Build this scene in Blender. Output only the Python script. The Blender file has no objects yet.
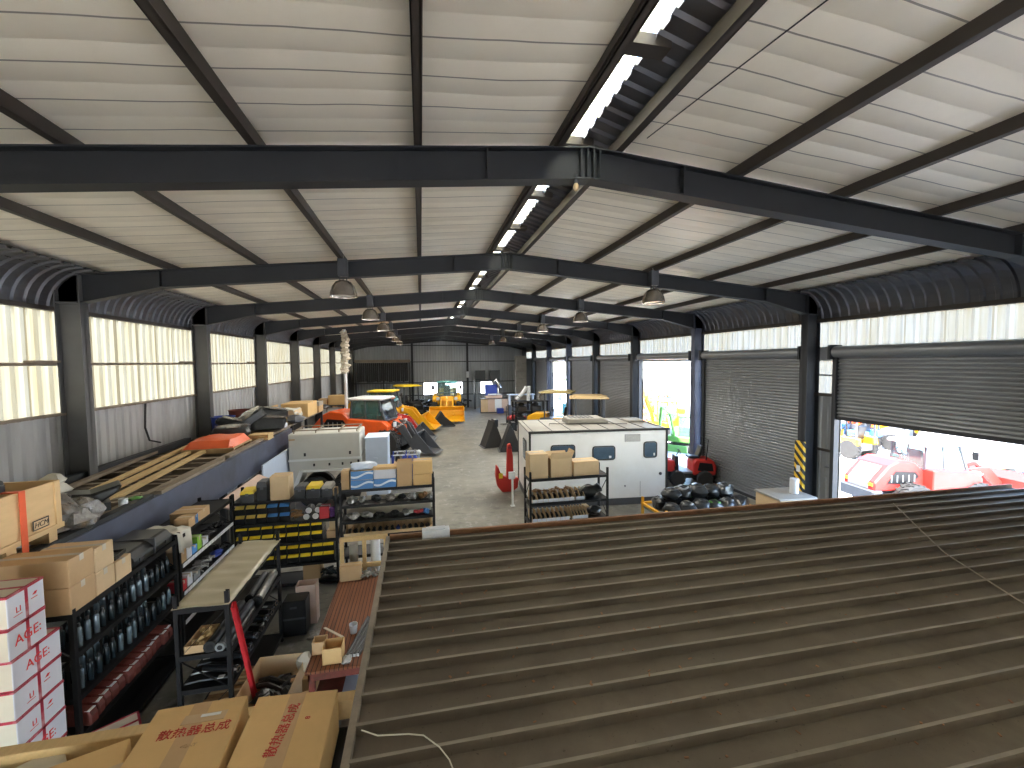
import bpy, bmesh, math, random
from mathutils import Vector, Matrix, Euler
random.seed(7)
PI = math.pi
R = math.radians
scn = bpy.context.scene
COL = scn.collection
ORD = ['first', 'second', 'third', 'fourth', 'fifth', 'sixth', 'seventh', 'eighth', 'ninth', 'tenth',
       'eleventh', 'twelfth', 'thirteenth', 'fourteenth', 'fifteenth', 'sixteenth']
U = random.uniform

# ------------------------------------------------------------------ materials
MATS = {}
def mat(name, col, rough=0.6, metal=0.0, var=0.18, scale=6.0, bump=0.0, dirt=None, dirt_amt=0.0, spec=0.5, stretch=(1, 1, 1), coat=0.0):
    m = bpy.data.materials.new(name); m.use_nodes = True
    nt = m.node_tree; n = nt.nodes; l = nt.links
    b = n['Principled BSDF']
    tc = n.new('ShaderNodeTexCoord'); mp = n.new('ShaderNodeMapping'); mp.inputs['Scale'].default_value = stretch
    l.new(tc.outputs['Object'], mp.inputs['Vector'])
    no = n.new('ShaderNodeTexNoise'); no.inputs['Scale'].default_value = scale; no.inputs['Detail'].default_value = 5
    l.new(mp.outputs[0], no.inputs['Vector'])
    mx = n.new('ShaderNodeMix'); mx.data_type = 'RGBA'
    mx.inputs[6].default_value = tuple(c * (1 - var) for c in col) + (1,)
    mx.inputs[7].default_value = tuple(min(1, c * (1 + var)) for c in col) + (1,)
    l.new(no.outputs['Fac'], mx.inputs[0])
    out = mx.outputs[2]
    if dirt:
        n2 = n.new('ShaderNodeTexNoise'); n2.inputs['Scale'].default_value = scale * 0.45; n2.inputs['Detail'].default_value = 8
        n2.inputs['Roughness'].default_value = 0.65
        l.new(mp.outputs[0], n2.inputs['Vector'])
        rp = n.new('ShaderNodeMapRange'); rp.inputs[1].default_value = 0.48; rp.inputs[2].default_value = 0.68
        rp.inputs[4].default_value = dirt_amt
        l.new(n2.outputs['Fac'], rp.inputs[0])
        m2 = n.new('ShaderNodeMix'); m2.data_type = 'RGBA'
        m2.inputs[7].default_value = tuple(dirt) + (1,)
        l.new(rp.outputs[0], m2.inputs[0]); l.new(out, m2.inputs[6]); out = m2.outputs[2]
    l.new(out, b.inputs['Base Color'])
    b.inputs['Roughness'].default_value = rough; b.inputs['Metallic'].default_value = metal
    b.inputs['Specular IOR Level'].default_value = spec
    b.inputs['Coat Weight'].default_value = coat
    if bump:
        bp = n.new('ShaderNodeBump'); bp.inputs['Strength'].default_value = bump; bp.inputs['Distance'].default_value = 0.02
        l.new(no.outputs['Fac'], bp.inputs['Height']); l.new(bp.outputs[0], b.inputs['Normal'])
    MATS[name] = m
    return m

def glass(name, col, alpha=0.45, rough=0.05):
    m = bpy.data.materials.new(name); m.use_nodes = True
    nt = m.node_tree; n = nt.nodes; l = nt.links
    o = n['Material Output']; n.remove(n['Principled BSDF'])
    t = n.new('ShaderNodeBsdfTransparent'); t.inputs[0].default_value = tuple(min(1, c * 1.3 + .25) for c in col) + (1,)
    g = n.new('ShaderNodeBsdfGlossy'); g.inputs['Roughness'].default_value = rough; g.inputs[0].default_value = (.9, .95, 1, 1)
    d = n.new('ShaderNodeBsdfDiffuse'); d.inputs[0].default_value = tuple(col) + (1,)
    no = n.new('ShaderNodeTexNoise'); no.inputs['Scale'].default_value = 3
    mr = n.new('ShaderNodeMapRange'); mr.inputs[3].default_value = alpha * .7; mr.inputs[4].default_value = min(1, alpha * 1.3)
    l.new(no.outputs['Fac'], mr.inputs[0])
    m1 = n.new('ShaderNodeMixShader'); l.new(mr.outputs[0], m1.inputs[0]); l.new(t.outputs[0], m1.inputs[1]); l.new(d.outputs[0], m1.inputs[2])
    fr = n.new('ShaderNodeFresnel'); fr.inputs[0].default_value = 1.45
    m2 = n.new('ShaderNodeMixShader'); l.new(fr.outputs[0], m2.inputs[0]); l.new(m1.outputs[0], m2.inputs[1]); l.new(g.outputs[0], m2.inputs[2])
    l.new(m2.outputs[0], o.inputs[0])
    MATS[name] = m
    return m

def math_node(n, l, op, a, b=None):
    x = n.new('ShaderNodeMath'); x.operation = op
    for i, v in enumerate((a, b)):
        if v is None: continue
        if isinstance(v, (int, float)): x.inputs[i].default_value = v
        else: l.new(v, x.inputs[i])
    return x.outputs[0]

# concrete floor
m = mat('concrete', (.18, .172, .145), rough=.5, var=.28, scale=.9, bump=.05, dirt=(.075, .072, .07), dirt_amt=.8)
def patches(m, scale, col, lo, hi, amt, stretch=(1, 1, 1), detail=6):
    nt = m.node_tree; n = nt.nodes; l = nt.links; b = n['Principled BSDF']
    src = b.inputs['Base Color'].links[0].from_socket
    tc = n.new('ShaderNodeTexCoord'); mp = n.new('ShaderNodeMapping'); mp.inputs['Scale'].default_value = stretch
    l.new(tc.outputs['Object'], mp.inputs[0])
    no = n.new('ShaderNodeTexNoise'); no.inputs['Scale'].default_value = scale; no.inputs['Detail'].default_value = detail
    no.inputs['Roughness'].default_value = .7
    l.new(mp.outputs[0], no.inputs['Vector'])
    mr = n.new('ShaderNodeMapRange'); mr.inputs[1].default_value = lo; mr.inputs[2].default_value = hi; mr.inputs[4].default_value = amt
    l.new(no.outputs['Fac'], mr.inputs[0])
    mx = n.new('ShaderNodeMix'); mx.data_type = 'RGBA'; mx.inputs[7].default_value = tuple(col) + (1,)
    l.new(mr.outputs[0], mx.inputs[0]); l.new(src, mx.inputs[6]); l.new(mx.outputs[2], b.inputs['Base Color'])
patches(m, 2.2, (.36, .35, .33), .55, .66, .55, (1.6, 1, 1))
patches(m, 3.2, (.075, .07, .066), .54, .66, .75, (.5, 1.5, 1))
patches(m, 7.0, (.06, .057, .055), .58, .66, .7, (.6, 1.8, 1))
patches(m, .35, (.27, .25, .20), .5, .62, .5)

# ceiling insulation: beige foil blanket with crosswise seams
m = mat('ceiling_foil', (.90, .84, .71), rough=.42, metal=.0, var=.10, scale=1.3, dirt=(.74, .66, .53), dirt_amt=.35)
nt = m.node_tree; n = nt.nodes; l = nt.links; b = n['Principled BSDF']
tc = n.new('ShaderNodeTexCoord'); sp = n.new('ShaderNodeSeparateXYZ'); l.new(tc.outputs['Object'], sp.inputs[0])
nz = n.new('ShaderNodeTexNoise'); nz.inputs['Scale'].default_value = .8; l.new(tc.outputs['Object'], nz.inputs['Vector'])
yy = math_node(n, l, 'ADD', sp.outputs[1], math_node(n, l, 'MULTIPLY', nz.outputs['Fac'], .10))
fr = math_node(n, l, 'FRACT', math_node(n, l, 'DIVIDE', yy, .47))
ab = math_node(n, l, 'ABSOLUTE', math_node(n, l, 'SUBTRACT', fr, .5))
ln = math_node(n, l, 'LESS_THAN', ab, .018)
mx = n.new('ShaderNodeMix'); mx.data_type = 'RGBA'; mx.inputs[7].default_value = (.11, .10, .085, 1)
l.new(math_node(n, l, 'MULTIPLY', ln, .75), mx.inputs[0])
l.new(b.inputs['Base Color'].links[0].from_socket, mx.inputs[6]); l.new(mx.outputs[2], b.inputs['Base Color'])
bp = n.new('ShaderNodeBump'); bp.inputs['Strength'].default_value = .35; bp.inputs['Distance'].default_value = .05
l.new(math_node(n, l, 'MULTIPLY', math_node(n, l, 'SUBTRACT', .25, math_node(n, l, 'MULTIPLY', ab, ab)), 4.0), bp.inputs['Height'])
l.new(bp.outputs[0], b.inputs['Normal'])

def translucent(name, col, trans=.75):
    m = bpy.data.materials.new(name); m.use_nodes = True
    nt = m.node_tree; n = nt.nodes; l = nt.links; o = n['Material Output']; n.remove(n['Principled BSDF'])
    tc = n.new('ShaderNodeTexCoord'); mp = n.new('ShaderNodeMapping'); mp.inputs['Scale'].default_value = (1, 5, .35)
    l.new(tc.outputs['Object'], mp.inputs[0])
    no = n.new('ShaderNodeTexNoise'); no.inputs['Scale'].default_value = 1.6; no.inputs['Detail'].default_value = 6
    l.new(mp.outputs[0], no.inputs['Vector'])
    mx = n.new('ShaderNodeMix'); mx.data_type = 'RGBA'
    mx.inputs[6].default_value = tuple(c * f for c, f in zip(col, (.86, .78, .62))) + (1,); mx.inputs[7].default_value = tuple(col) + (1,)
    mr = n.new('ShaderNodeMapRange'); mr.inputs[1].default_value = .3; mr.inputs[2].default_value = .6
    l.new(no.outputs['Fac'], mr.inputs[0]); l.new(mr.outputs[0], mx.inputs[0])
    # panel laps
    sp = n.new('ShaderNodeSeparateXYZ'); l.new(tc.outputs['Object'], sp.inputs[0])
    fr = math_node(n, l, 'FRACT', math_node(n, l, 'DIVIDE', sp.outputs[1], .78))
    ln = math_node(n, l, 'LESS_THAN', fr, .045)
    m3 = n.new('ShaderNodeMix'); m3.data_type = 'RGBA'; m3.inputs[7].default_value = tuple(c * f for c, f in zip(col, (.55, .48, .36))) + (1,)
    l.new(math_node(n, l, 'MULTIPLY', ln, .8), m3.inputs[0]); l.new(mx.outputs[2], m3.inputs[6])
    t = n.new('ShaderNodeBsdfTranslucent'); d = n.new('ShaderNodeBsdfDiffuse')
    l.new(m3.outputs[2], t.inputs[0]); l.new(m3.outputs[2], d.inputs[0])
    ms = n.new('ShaderNodeMixShader'); ms.inputs[0].default_value = 1 - trans
    l.new(t.outputs[0], ms.inputs[1]); l.new(d.outputs[0], ms.inputs[2]); l.new(ms.outputs[0], o.inputs[0])
    MATS[name] = m
    return m
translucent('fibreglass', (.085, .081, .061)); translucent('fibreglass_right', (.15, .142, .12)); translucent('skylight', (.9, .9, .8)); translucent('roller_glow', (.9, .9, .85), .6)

mat('steel_dark', (.020, .022, .026), rough=.6, metal=0, var=.25, scale=3)
mat('steel_column_lit', (.10, .10, .10), rough=.55, metal=.1, var=.25, scale=3, dirt=(.09, .085, .08), dirt_amt=.4)  # left columns only: the light on them put into a paler steel
mat('steel_purlin', (.055, .045, .038), rough=.55, metal=.2, var=.3, scale=3)
mat('steel_blue', (.10, .115, .17), rough=.45, metal=.2, var=.2, scale=3, dirt=(.05, .05, .06), dirt_amt=.5)
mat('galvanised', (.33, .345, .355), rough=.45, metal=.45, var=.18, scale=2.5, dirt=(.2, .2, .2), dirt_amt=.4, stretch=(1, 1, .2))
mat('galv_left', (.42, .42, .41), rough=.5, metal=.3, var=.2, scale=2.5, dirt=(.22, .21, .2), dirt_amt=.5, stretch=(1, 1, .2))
mat('eave_sheet', (.10, .105, .12), rough=.42, metal=.4, var=.3, scale=3, dirt=(.12, .08, .05), dirt_amt=.4)
mat('roller', (.19, .20, .21), rough=.36, metal=.35, var=.14, scale=2, dirt=(.2, .2, .19), dirt_amt=.3)
mat('roof_dust', (.115, .094, .070), rough=.8, var=.35, scale=2.2, bump=.2, dirt=(.19, .155, .115), dirt_amt=.55, spec=.25)
mat('roof_rib_lit', (.21, .18, .14), rough=.7, var=.3, scale=5, dirt=(.10, .085, .065), dirt_amt=.6)  # light catching the rib tops, put into a paler colour
patches(MATS['roof_dust'], 34, (.025, .02, .015), .64, .70, .8)
patches(MATS['roof_dust'], 22, (.20, .16, .11), .66, .74, .5)
mat('flashing', (.24, .20, .15), rough=.7, var=.3, scale=5, dirt=(.08, .06, .05), dirt_amt=.5)
mat('fascia_rust', (.22, .10, .045), rough=.75, var=.35, scale=5, dirt=(.08, .05, .03), dirt_amt=.6)
mat('cardboard', (.53, .36, .20), rough=.8, var=.12, scale=4, dirt=(.36, .235, .12), dirt_amt=.35, spec=.2)
mat('cardboard_pale', (.62, .46, .28), rough=.8, var=.12, scale=4, dirt=(.42, .29, .16), dirt_amt=.35, spec=.2)
mat('cardboard_gold', (.66, .44, .20), rough=.75, var=.12, scale=4, dirt=(.52, .34, .15), dirt_amt=.35, spec=.25)
mat('carton_inside', (.22, .14, .075), rough=.9, spec=.1)
mat('tape_tan', (.52, .37, .21), rough=.3, var=.1)
mat('tape_clear', (.62, .56, .46), rough=.25, var=.1)
mat('tape_red', (.42, .025, .05), rough=.45, var=.35, scale=14, dirt=(.75, .7, .7), dirt_amt=.35)
mat('ink_red', (.50, .04, .03), rough=.7, var=.3, scale=30)
mat('ink_red_light', (.72, .05, .05), rough=.7, var=.2, scale=30)
mat('ink_black', (.02, .02, .02), rough=.7)
mat('ink_white', (.8, .82, .84), rough=.5)
mat('white_carton', (.66, .68, .74), rough=.6, var=.08, scale=3, dirt=(.5, .5, .52), dirt_amt=.35)
mat('carton_cream', (.60, .55, .44), rough=.7, var=.1, scale=3, dirt=(.45, .4, .3), dirt_amt=.3)
mat('black_steel', (.007, .007, .008), rough=.5, metal=0, var=.3, spec=.3)
mat('black_plastic', (.010, .011, .013), rough=.35, var=.3)
mat('black_rubber', (.018, .018, .018), rough=.75, var=.3, scale=10, bump=.1)
mat('black_bag', (.022, .024, .026), rough=.28, var=.5, scale=12, bump=.5)
mat('dark_gray', (.06, .065, .075), rough=.5, var=.2)
mat('grey_mid', (.22, .23, .24), rough=.5, var=.15)
mat('chrome', (.55, .56, .58), rough=.22, metal=.9, var=.1)
mat('yellow_plastic', (.85, .62, .03), rough=.45, var=.1)
mat('yellow_dull', (.62, .45, .10), rough=.5, var=.15)
mat('blue_plastic', (.07, .25, .60), rough=.4, var=.1)
mat('blue_deep', (.03, .06, .33), rough=.45, var=.2)
mat('red_plastic', (.55, .03, .04), rough=.4, var=.15)
mat('purple', (.13, .05, .24), rough=.5)
mat('green_lime', (.28, .58, .06), rough=.5)
mat('red_paint', (.50, .022, .015), rough=.55, var=.12, dirt=(.35, .03, .03), dirt_amt=.3)
mat('orange_paint', (.80, .105, .012), rough=.35, var=.08, dirt=(.5, .08, .02), dirt_amt=.3, coat=.3)
mat('orange_cover', (.80, .13, .035), rough=.4, var=.12, scale=5, bump=.2)
mat('yellow_paint', (.80, .40, .012), rough=.35, var=.1, dirt=(.5, .25, .02), dirt_amt=.35, coat=.3)
mat('green_paint', (.10, .28, .06), rough=.4)
mat('dark_red_paint', (.30, .02, .03), rough=.4)
mat('white_paint', (.78, .79, .78), rough=.4, var=.05, scale=2, dirt=(.6, .58, .52), dirt_amt=.25)
mat('cream_paint', (.60, .59, .54), rough=.4, var=.06, scale=2, dirt=(.45, .42, .36), dirt_amt=.3)
mat('blue_white', (.52, .60, .74), rough=.4, var=.06)
mat('roof_grey', (.32, .305, .27), rough=.6, var=.15, scale=2, dirt=(.20, .185, .155), dirt_amt=.6)
mat('timber', (.42, .28, .14), rough=.75, var=.25, scale=4, stretch=(1, 8, 8))
mat('timber_pale', (.60, .42, .20), rough=.7, var=.2, scale=4, stretch=(8, 1, 8))
mat('timber_grey', (.25, .20, .15), rough=.85, var=.3, scale=4, dirt=(.12, .1, .08), dirt_amt=.5)
mat('plywood', (.68, .47, .24), rough=.65, var=.1, scale=2.5, stretch=(1, 1, 5), dirt=(.52, .35, .17), dirt_amt=.3)
mat('strap_orange', (.75, .12, .04), rough=.5)
mat('plastic_wrap', (.20, .19, .18), rough=.1, var=.6, scale=14, bump=1.0, dirt=(.22, .14, .07), dirt_amt=.8, coat=.6)
mat('cloth_white', (.62, .60, .52), rough=.85, var=.15, scale=8, bump=.3)
mat('sheet_cream', (.50, .45, .32), rough=.28, var=.10, scale=2, stretch=(1, 4, 1), bump=.2, dirt=(.40, .35, .23), dirt_amt=.4)
mat('parts_metal', (.30, .29, .27), rough=.35, metal=.6, var=.5, scale=22)
mat('parts_clear', (.40, .40, .39), rough=.2, metal=.2, var=.6, scale=25, bump=.6)
mat('parts_brown', (.26, .14, .06), rough=.6, var=.5, scale=20)
mat('bottle_dark', (.018, .028, .034), rough=.18, var=.4, scale=10)
mat('bottle_metal', (.20, .26, .30), rough=.2, metal=.5, var=.4, scale=10)
mat('packet_red', (.17, .035, .025), rough=.55, var=.4, scale=12, dirt=(.05, .03, .02), dirt_amt=.6)
mat('label_white', (.66, .68, .70), rough=.6, var=.1)
mat('lamp_grey', (.30, .27, .24), rough=.25, metal=.7, var=.4, scale=14)
mat('lamp_glass', (.85, .85, .82), rough=.15)
mat('yard_ground', (.72, .70, .66), rough=.9, var=.12, scale=.6)
mat('aqua_glass_paint', (.15, .45, .45), rough=.2)
mat('skin_pale', (.75, .6, .5), rough=.6)
mat('ochre', (.50, .40, .18), rough=.6)
mat('pink_tan', (.62, .45, .36), rough=.6, var=.08)
mat('stripe_yellow', (.80, .50, .03), rough=.5)
glass('glass_green', (.10, .22, .20), .35); glass('glass_blue', (.07, .115, .165), .8); glass('glass_clear', (.35, .5, .5), .25)
glass('glass_dark', (.03, .04, .05), .8)

# brown slatted bench top
m = mat('bench_slats', (.24, .085, .036), rough=.75, var=.35, scale=3, stretch=(12, .6, 1), dirt=(.07, .035, .025), dirt_amt=.5)
nt = m.node_tree; n = nt.nodes; l = nt.links; b = n['Principled BSDF']
tc = n.new('ShaderNodeTexCoord'); sp = n.new('ShaderNodeSeparateXYZ'); l.new(tc.outputs['Object'], sp.inputs[0])
fr = math_node(n, l, 'FRACT', math_node(n, l, 'DIVIDE', sp.outputs[0], .055))
mx = n.new('ShaderNodeMix'); mx.data_type = 'RGBA'; mx.inputs[7].default_value = (.03, .015, .01, 1)
l.new(math_node(n, l, 'LESS_THAN', fr, .16), mx.inputs[0])
l.new(b.inputs['Base Color'].links[0].from_socket, mx.inputs[6]); l.new(mx.outputs[2], b.inputs['Base Color'])
# hazard stripes
m = mat('hazard', (.8, .5, .03), rough=.5, var=.05)
nt = m.node_tree; n = nt.nodes; l = nt.links; b = n['Principled BSDF']
tc = n.new('ShaderNodeTexCoord'); sp = n.new('ShaderNodeSeparateXYZ'); l.new(tc.outputs['Object'], sp.inputs[0])
s_ = math_node(n, l, 'ADD', sp.outputs[2], math_node(n, l, 'MULTIPLY', math_node(n, l, 'SUBTRACT', sp.outputs[0], sp.outputs[1]), 1.0))
fr = math_node(n, l, 'FRACT', math_node(n, l, 'DIVIDE', s_, .26))
mx = n.new('ShaderNodeMix'); mx.data_type = 'RGBA'; mx.inputs[7].default_value = (.015, .015, .015, 1)
l.new(math_node(n, l, 'LESS_THAN', fr, .5), mx.inputs[0]); l.new(b.inputs['Base Color'].links[0].from_socket, mx.inputs[6]); l.new(mx.outputs[2], b.inputs['Base Color'])
# blue printed parts carton: white sweep over blue
m = mat('blue_print', (.04, .19, .48), rough=.4, var=.08)
nt = m.node_tree; n = nt.nodes; l = nt.links; b = n['Principled BSDF']
tc = n.new('ShaderNodeTexCoord'); sp = n.new('ShaderNodeSeparateXYZ'); l.new(tc.outputs['Object'], sp.inputs[0])
w_ = math_node(n, l, 'MULTIPLY', math_node(n, l, 'SINE', math_node(n, l, 'MULTIPLY', sp.outputs[0], 11.0)), .045)
dz = math_node(n, l, 'ABSOLUTE', math_node(n, l, 'SUBTRACT', math_node(n, l, 'SUBTRACT', sp.outputs[2], .10), w_))
mx = n.new('ShaderNodeMix'); mx.data_type = 'RGBA'; mx.inputs[7].default_value = (.62, .72, .80, 1)
l.new(math_node(n, l, 'LESS_THAN', dz, .022), mx.inputs[0]); l.new(b.inputs['Base Color'].links[0].from_socket, mx.inputs[6]); l.new(mx.outputs[2], b.inputs['Base Color'])

# ------------------------------------------------------------------ mesh builder
class MB:
    def __init__(s): s.v = []; s.f = []; s.m = []
    def add(s, vs, fs, mi=0, M=None):
        o = len(s.v)
        s.v += [tuple(M @ Vector(p)) if M else tuple(p) for p in vs]
        s.f += [tuple(i + o for i in f) for f in fs]; s.m += [mi] * len(fs)
        return s
    def box(s, x0, x1, y0, y1, z0, z1, mi=0, M=None):
        return s.add([(x0, y0, z0), (x1, y0, z0), (x1, y1, z0), (x0, y1, z0), (x0, y0, z1), (x1, y0, z1), (x1, y1, z1), (x0, y1, z1)],
                     [(3, 2, 1, 0), (4, 5, 6, 7), (0, 1, 5, 4), (1, 2, 6, 5), (2, 3, 7, 6), (3, 0, 4, 7)], mi, M)
    def bar(s, p, q, w, h, mi=0, up=(0, 0, 1)):
        p = Vector(p); q = Vector(q); d = (q - p); L = d.length; d.normalize(); up = Vector(up)
        if abs(d.dot(up)) > .99: up = Vector((0, 1, 0))
        x = d.cross(up).normalized(); z = x.cross(d)
        M = Matrix((x, d, z)).transposed().to_4x4(); M.translation = p
        return s.box(-w / 2, w / 2, 0, L, -h / 2, h / 2, mi, M)
    def tube(s, pts, r, n=8, mi=0, r2=None):
        pts = [Vector(p) for p in pts]; vs = []; N = len(pts); prev = None
        for i, p in enumerate(pts):
            d = (pts[min(i + 1, N - 1)] - pts[max(i - 1, 0)]).normalized()
            a = Vector((0, 0, 1)) if abs(d.z) < .9 else Vector((1, 0, 0))
            x = d.cross(a).normalized() if prev is None else (prev - d * prev.dot(d)).normalized()
            prev = x; y = d.cross(x); rr = r if r2 is None else r + (r2 - r) * i / (N - 1)
            vs += [p + (x * math.cos(2 * PI * k / n) + y * math.sin(2 * PI * k / n)) * rr for k in range(n)]
        fs = [(i * n + k, i * n + (k + 1) % n, (i + 1) * n + (k + 1) % n, (i + 1) * n + k) for i in range(N - 1) for k in range(n)]
        fs += [tuple(range(n))[::-1], tuple((N - 1) * n + k for k in range(n))]
        return s.add(vs, fs, mi)
    def lathe(s, prof, n=16, mi=0, M=None):
        vs = []; N = len(prof)
        for r, z in prof: vs += [(r * math.cos(2 * PI * k / n), r * math.sin(2 * PI * k / n), z) for k in range(n)]
        fs = [(i * n + k, i * n + (k + 1) % n, (i + 1) * n + (k + 1) % n, (i + 1) * n + k) for i in range(N - 1) for k in range(n)]
        fs += [tuple(range(n))[::-1], tuple((N - 1) * n + k for k in range(n))]
        return s.add(vs, fs, mi, M)
    def prism(s, poly, a, b, ax='y', mi=0, M=None):      # poly: 2-D outline (x,z for 'y'; y,z for 'x'; x,y for 'z')
        f = {'y': lambda p, t: (p[0], t, p[1]), 'x': lambda p, t: (t, p[0], p[1]), 'z': lambda p, t: (p[0], p[1], t)}[ax]
        n = len(poly); vs = [f(p, a) for p in poly] + [f(p, b) for p in poly]
        fs = [tuple(range(n))[::-1], tuple(range(n, 2 * n))] + [(i, (i + 1) % n, n + (i + 1) % n, n + i) for i in range(n)]
        return s.add(vs, fs, mi, M)
    def ribbon(s, rows, mi=0):                            # rows of points joined into a sheet
        n = len(rows[0]); vs = [p for r in rows for p in r]
        return s.add(vs, [(i * n + k, i * n + k + 1, (i + 1) * n + k + 1, (i + 1) * n + k) for i in range(len(rows) - 1) for k in range(n - 1)], mi)
    def blob(s, c, rad, mi=0, nz=.12, n=10, k=6, rz=0, sq=1.0, seed=None):
        rnd = random.Random(seed if seed is not None else random.random()); vs = []; fs = []
        ph = [rnd.uniform(0, 6.3) for _ in range(6)]
        def sg(v): return math.copysign(abs(v) ** sq, v)
        for i in range(k + 1):
            t = PI * i / k
            for j in range(n):
                a = 2 * PI * j / n
                w = 1 + nz * (math.sin(3 * a + ph[0] + 2 * t) + math.sin(2 * a + ph[1] - 3 * t) * .7 + math.sin(5 * t + ph[2]) * .5)
                x = sg(math.sin(t)) * sg(math.cos(a)) * rad[0] * w; y = sg(math.sin(t)) * sg(math.sin(a)) * rad[1] * w
                vs.append((c[0] + x * math.cos(rz) - y * math.sin(rz), c[1] + x * math.sin(rz) + y * math.cos(rz), c[2] + sg(math.cos(t)) * rad[2] * (1 + nz * .5 * math.sin(2 * a + ph[3]))))
        for i in range(k):
            for j in range(n): fs.append((i * n + j, i * n + (j + 1) % n, (i + 1) * n + (j + 1) % n, (i + 1) * n + j))
        return s.add(vs, fs, mi)
    def build(s, name, mats, parent=None, smooth=False, bevel=0, loc=None, rz=0, solid=0):
        me = bpy.data.meshes.new(name); me.from_pydata(s.v, [], s.f)
        if isinstance(mats, str): mats = [mats]
        for x in mats: me.materials.append(MATS[x])
        me.polygons.foreach_set('material_index', s.m)
        bm = bmesh.new(); bm.from_mesh(me)
        bmesh.ops.remove_doubles(bm, verts=bm.verts, dist=1e-5) if smooth else None
        bmesh.ops.recalc_face_normals(bm, faces=bm.faces); bm.to_mesh(me); bm.free()
        if smooth:
            me.polygons.foreach_set('use_smooth', [True] * len(me.polygons)); me.set_sharp_from_angle(angle=R(38))
        o = bpy.data.objects.new(name, me); COL.objects.link(o)
        if parent: o.parent = parent
        if loc: o.location = loc
        o.rotation_euler[2] = rz
        if solid:
            q = o.modifiers.new('thickness', 'SOLIDIFY'); q.thickness = solid; q.offset = 0
        if bevel:
            q = o.modifiers.new('bevel', 'BEVEL'); q.width = bevel; q.segments = 1; q.limit_method = 'ANGLE'
        return o

def tag(o, label, cat, group=None, kind=None):
    o['label'] = label; o['category'] = cat
    if group: o['group'] = group
    if kind: o['kind'] = kind
    return o
def thing(name, label, cat, loc=(0, 0, 0), rz=0, group=None):
    o = bpy.data.objects.new(name, None); o.empty_display_size = .2; COL.objects.link(o)
    o.location = loc; o.rotation_euler = (0, 0, rz)
    return tag(o, label, cat, group)
def struct(name, mb, mats, label=None, parent=None, **k):
    o = mb.build(name, mats, parent, **k)
    if not parent: o['kind'] = 'structure'
    if label: o['label'] = label
    return o
def sroot(name, label, loc=(0, 0, 0)):
    o = bpy.data.objects.new(name, None); COL.objects.link(o); o.location = loc; o['kind'] = 'structure'; o['label'] = label
    return o
def dup(root, loc, rz, label, group=None):
    r = root.copy(); COL.objects.link(r); r.location = loc; r.rotation_euler = (0, 0, rz); r['label'] = label
    if group: r['group'] = group
    for ch in root.children:
        c = ch.copy(); COL.objects.link(c); c.parent = r
        for g in ch.children:
            d = g.copy(); COL.objects.link(d); d.parent = c
    return r
def letters(txt, size, mname, parent, M, name='lettering', align='CENTER', shear=0.0):
    cu = bpy.data.curves.new('t', 'FONT'); cu.body = txt; cu.size = size; cu.align_x = align; cu.align_y = 'CENTER'; cu.extrude = .0012; cu.shear = shear
    cu.resolution_u = 3
    o = bpy.data.objects.new('t', cu); COL.objects.link(o)
    bpy.context.view_layer.update()
    me = bpy.data.meshes.new_from_object(o.evaluated_get(bpy.context.evaluated_depsgraph_get()))
    bpy.data.objects.remove(o); bpy.data.curves.remove(cu)
    me.materials.clear(); me.materials.append(MATS[mname]); me.transform(M)
    r = bpy.data.objects.new(name, me); COL.objects.link(r); r.parent = parent
    return r
def frame_M(o, x, y):                                     # plane with origin o, text direction x, up y
    x = Vector(x).normalized(); y = Vector(y).normalized(); z = x.cross(y)
    M = Matrix((x, y, z)).transposed().to_4x4(); M.translation = Vector(o)
    return M
# ================================================================== THE SETTING
XM = 2.045; YE = 44.2; YF = -4.0
def rtop(x): return 7.24 - .09 * abs(x - XM)
def corr(u0, u1, pitch, depth, flat=.5):
    """trapezoid profile: list of (u, offset)"""
    out = []; n = max(1, round((u1 - u0) / pitch)); p = (u1 - u0) / n; a = p * (1 - flat) * .28
    for i in range(n):
        b = u0 + i * p
        out += [(b, 0), (b + p * flat * .9, 0), (b + p * flat * .9 + a, depth), (b + p - a * .9, depth)]
    out.append((u1, 0))
    return out
def sheet_y(x, y0, y1, z0, z1, pitch=.25, depth=.03):     # upright sheet in a plane X = x
    pr = corr(y0, y1, pitch, depth)
    return MB().ribbon([[(x + d, u, z0) for u, d in pr], [(x + d, u, z1) for u, d in pr]])

b = MB().box(-7.1, 11.15, YF, YE + .2, -.12, 0)
struct('floor', b, 'concrete', 'worn grey concrete workshop floor')
b = MB().box(-60, 110, -60, 130, -.3, -.13)
struct('ground', b, 'yard_ground', 'pale yard ground outside the workshop')

# ceiling: two slopes of foil blanket, open at the ridge
b = MB()
for x0, x1 in ((-7.0, 1.60), (2.44, 11.1)):
    ys = [YF + i * .94 for i in range(int((YE - YF) / .94) + 1)] + [YE]
    z0, z1 = rtop(x0) + .135, rtop(x1) + .135
    rows = []
    NX = 6
    for y in ys:
        rows.append([(x0 + (x1 - x0) * k / NX, y, z0 + (z1 - z0) * k / NX + (U(-.012, .006) if 0 < k < NX else 0)) for k in range(NX + 1)])
    b.ribbon(rows)
    b.add([(x0, YF, z0 + .06), (x1, YF, z1 + .06), (x1, YE, z1 + .06), (x0, YE, z0 + .06)], [(0, 1, 2, 3)])
struct('ceiling', b, 'ceiling_foil', 'pale foil insulation under the roof')
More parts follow.
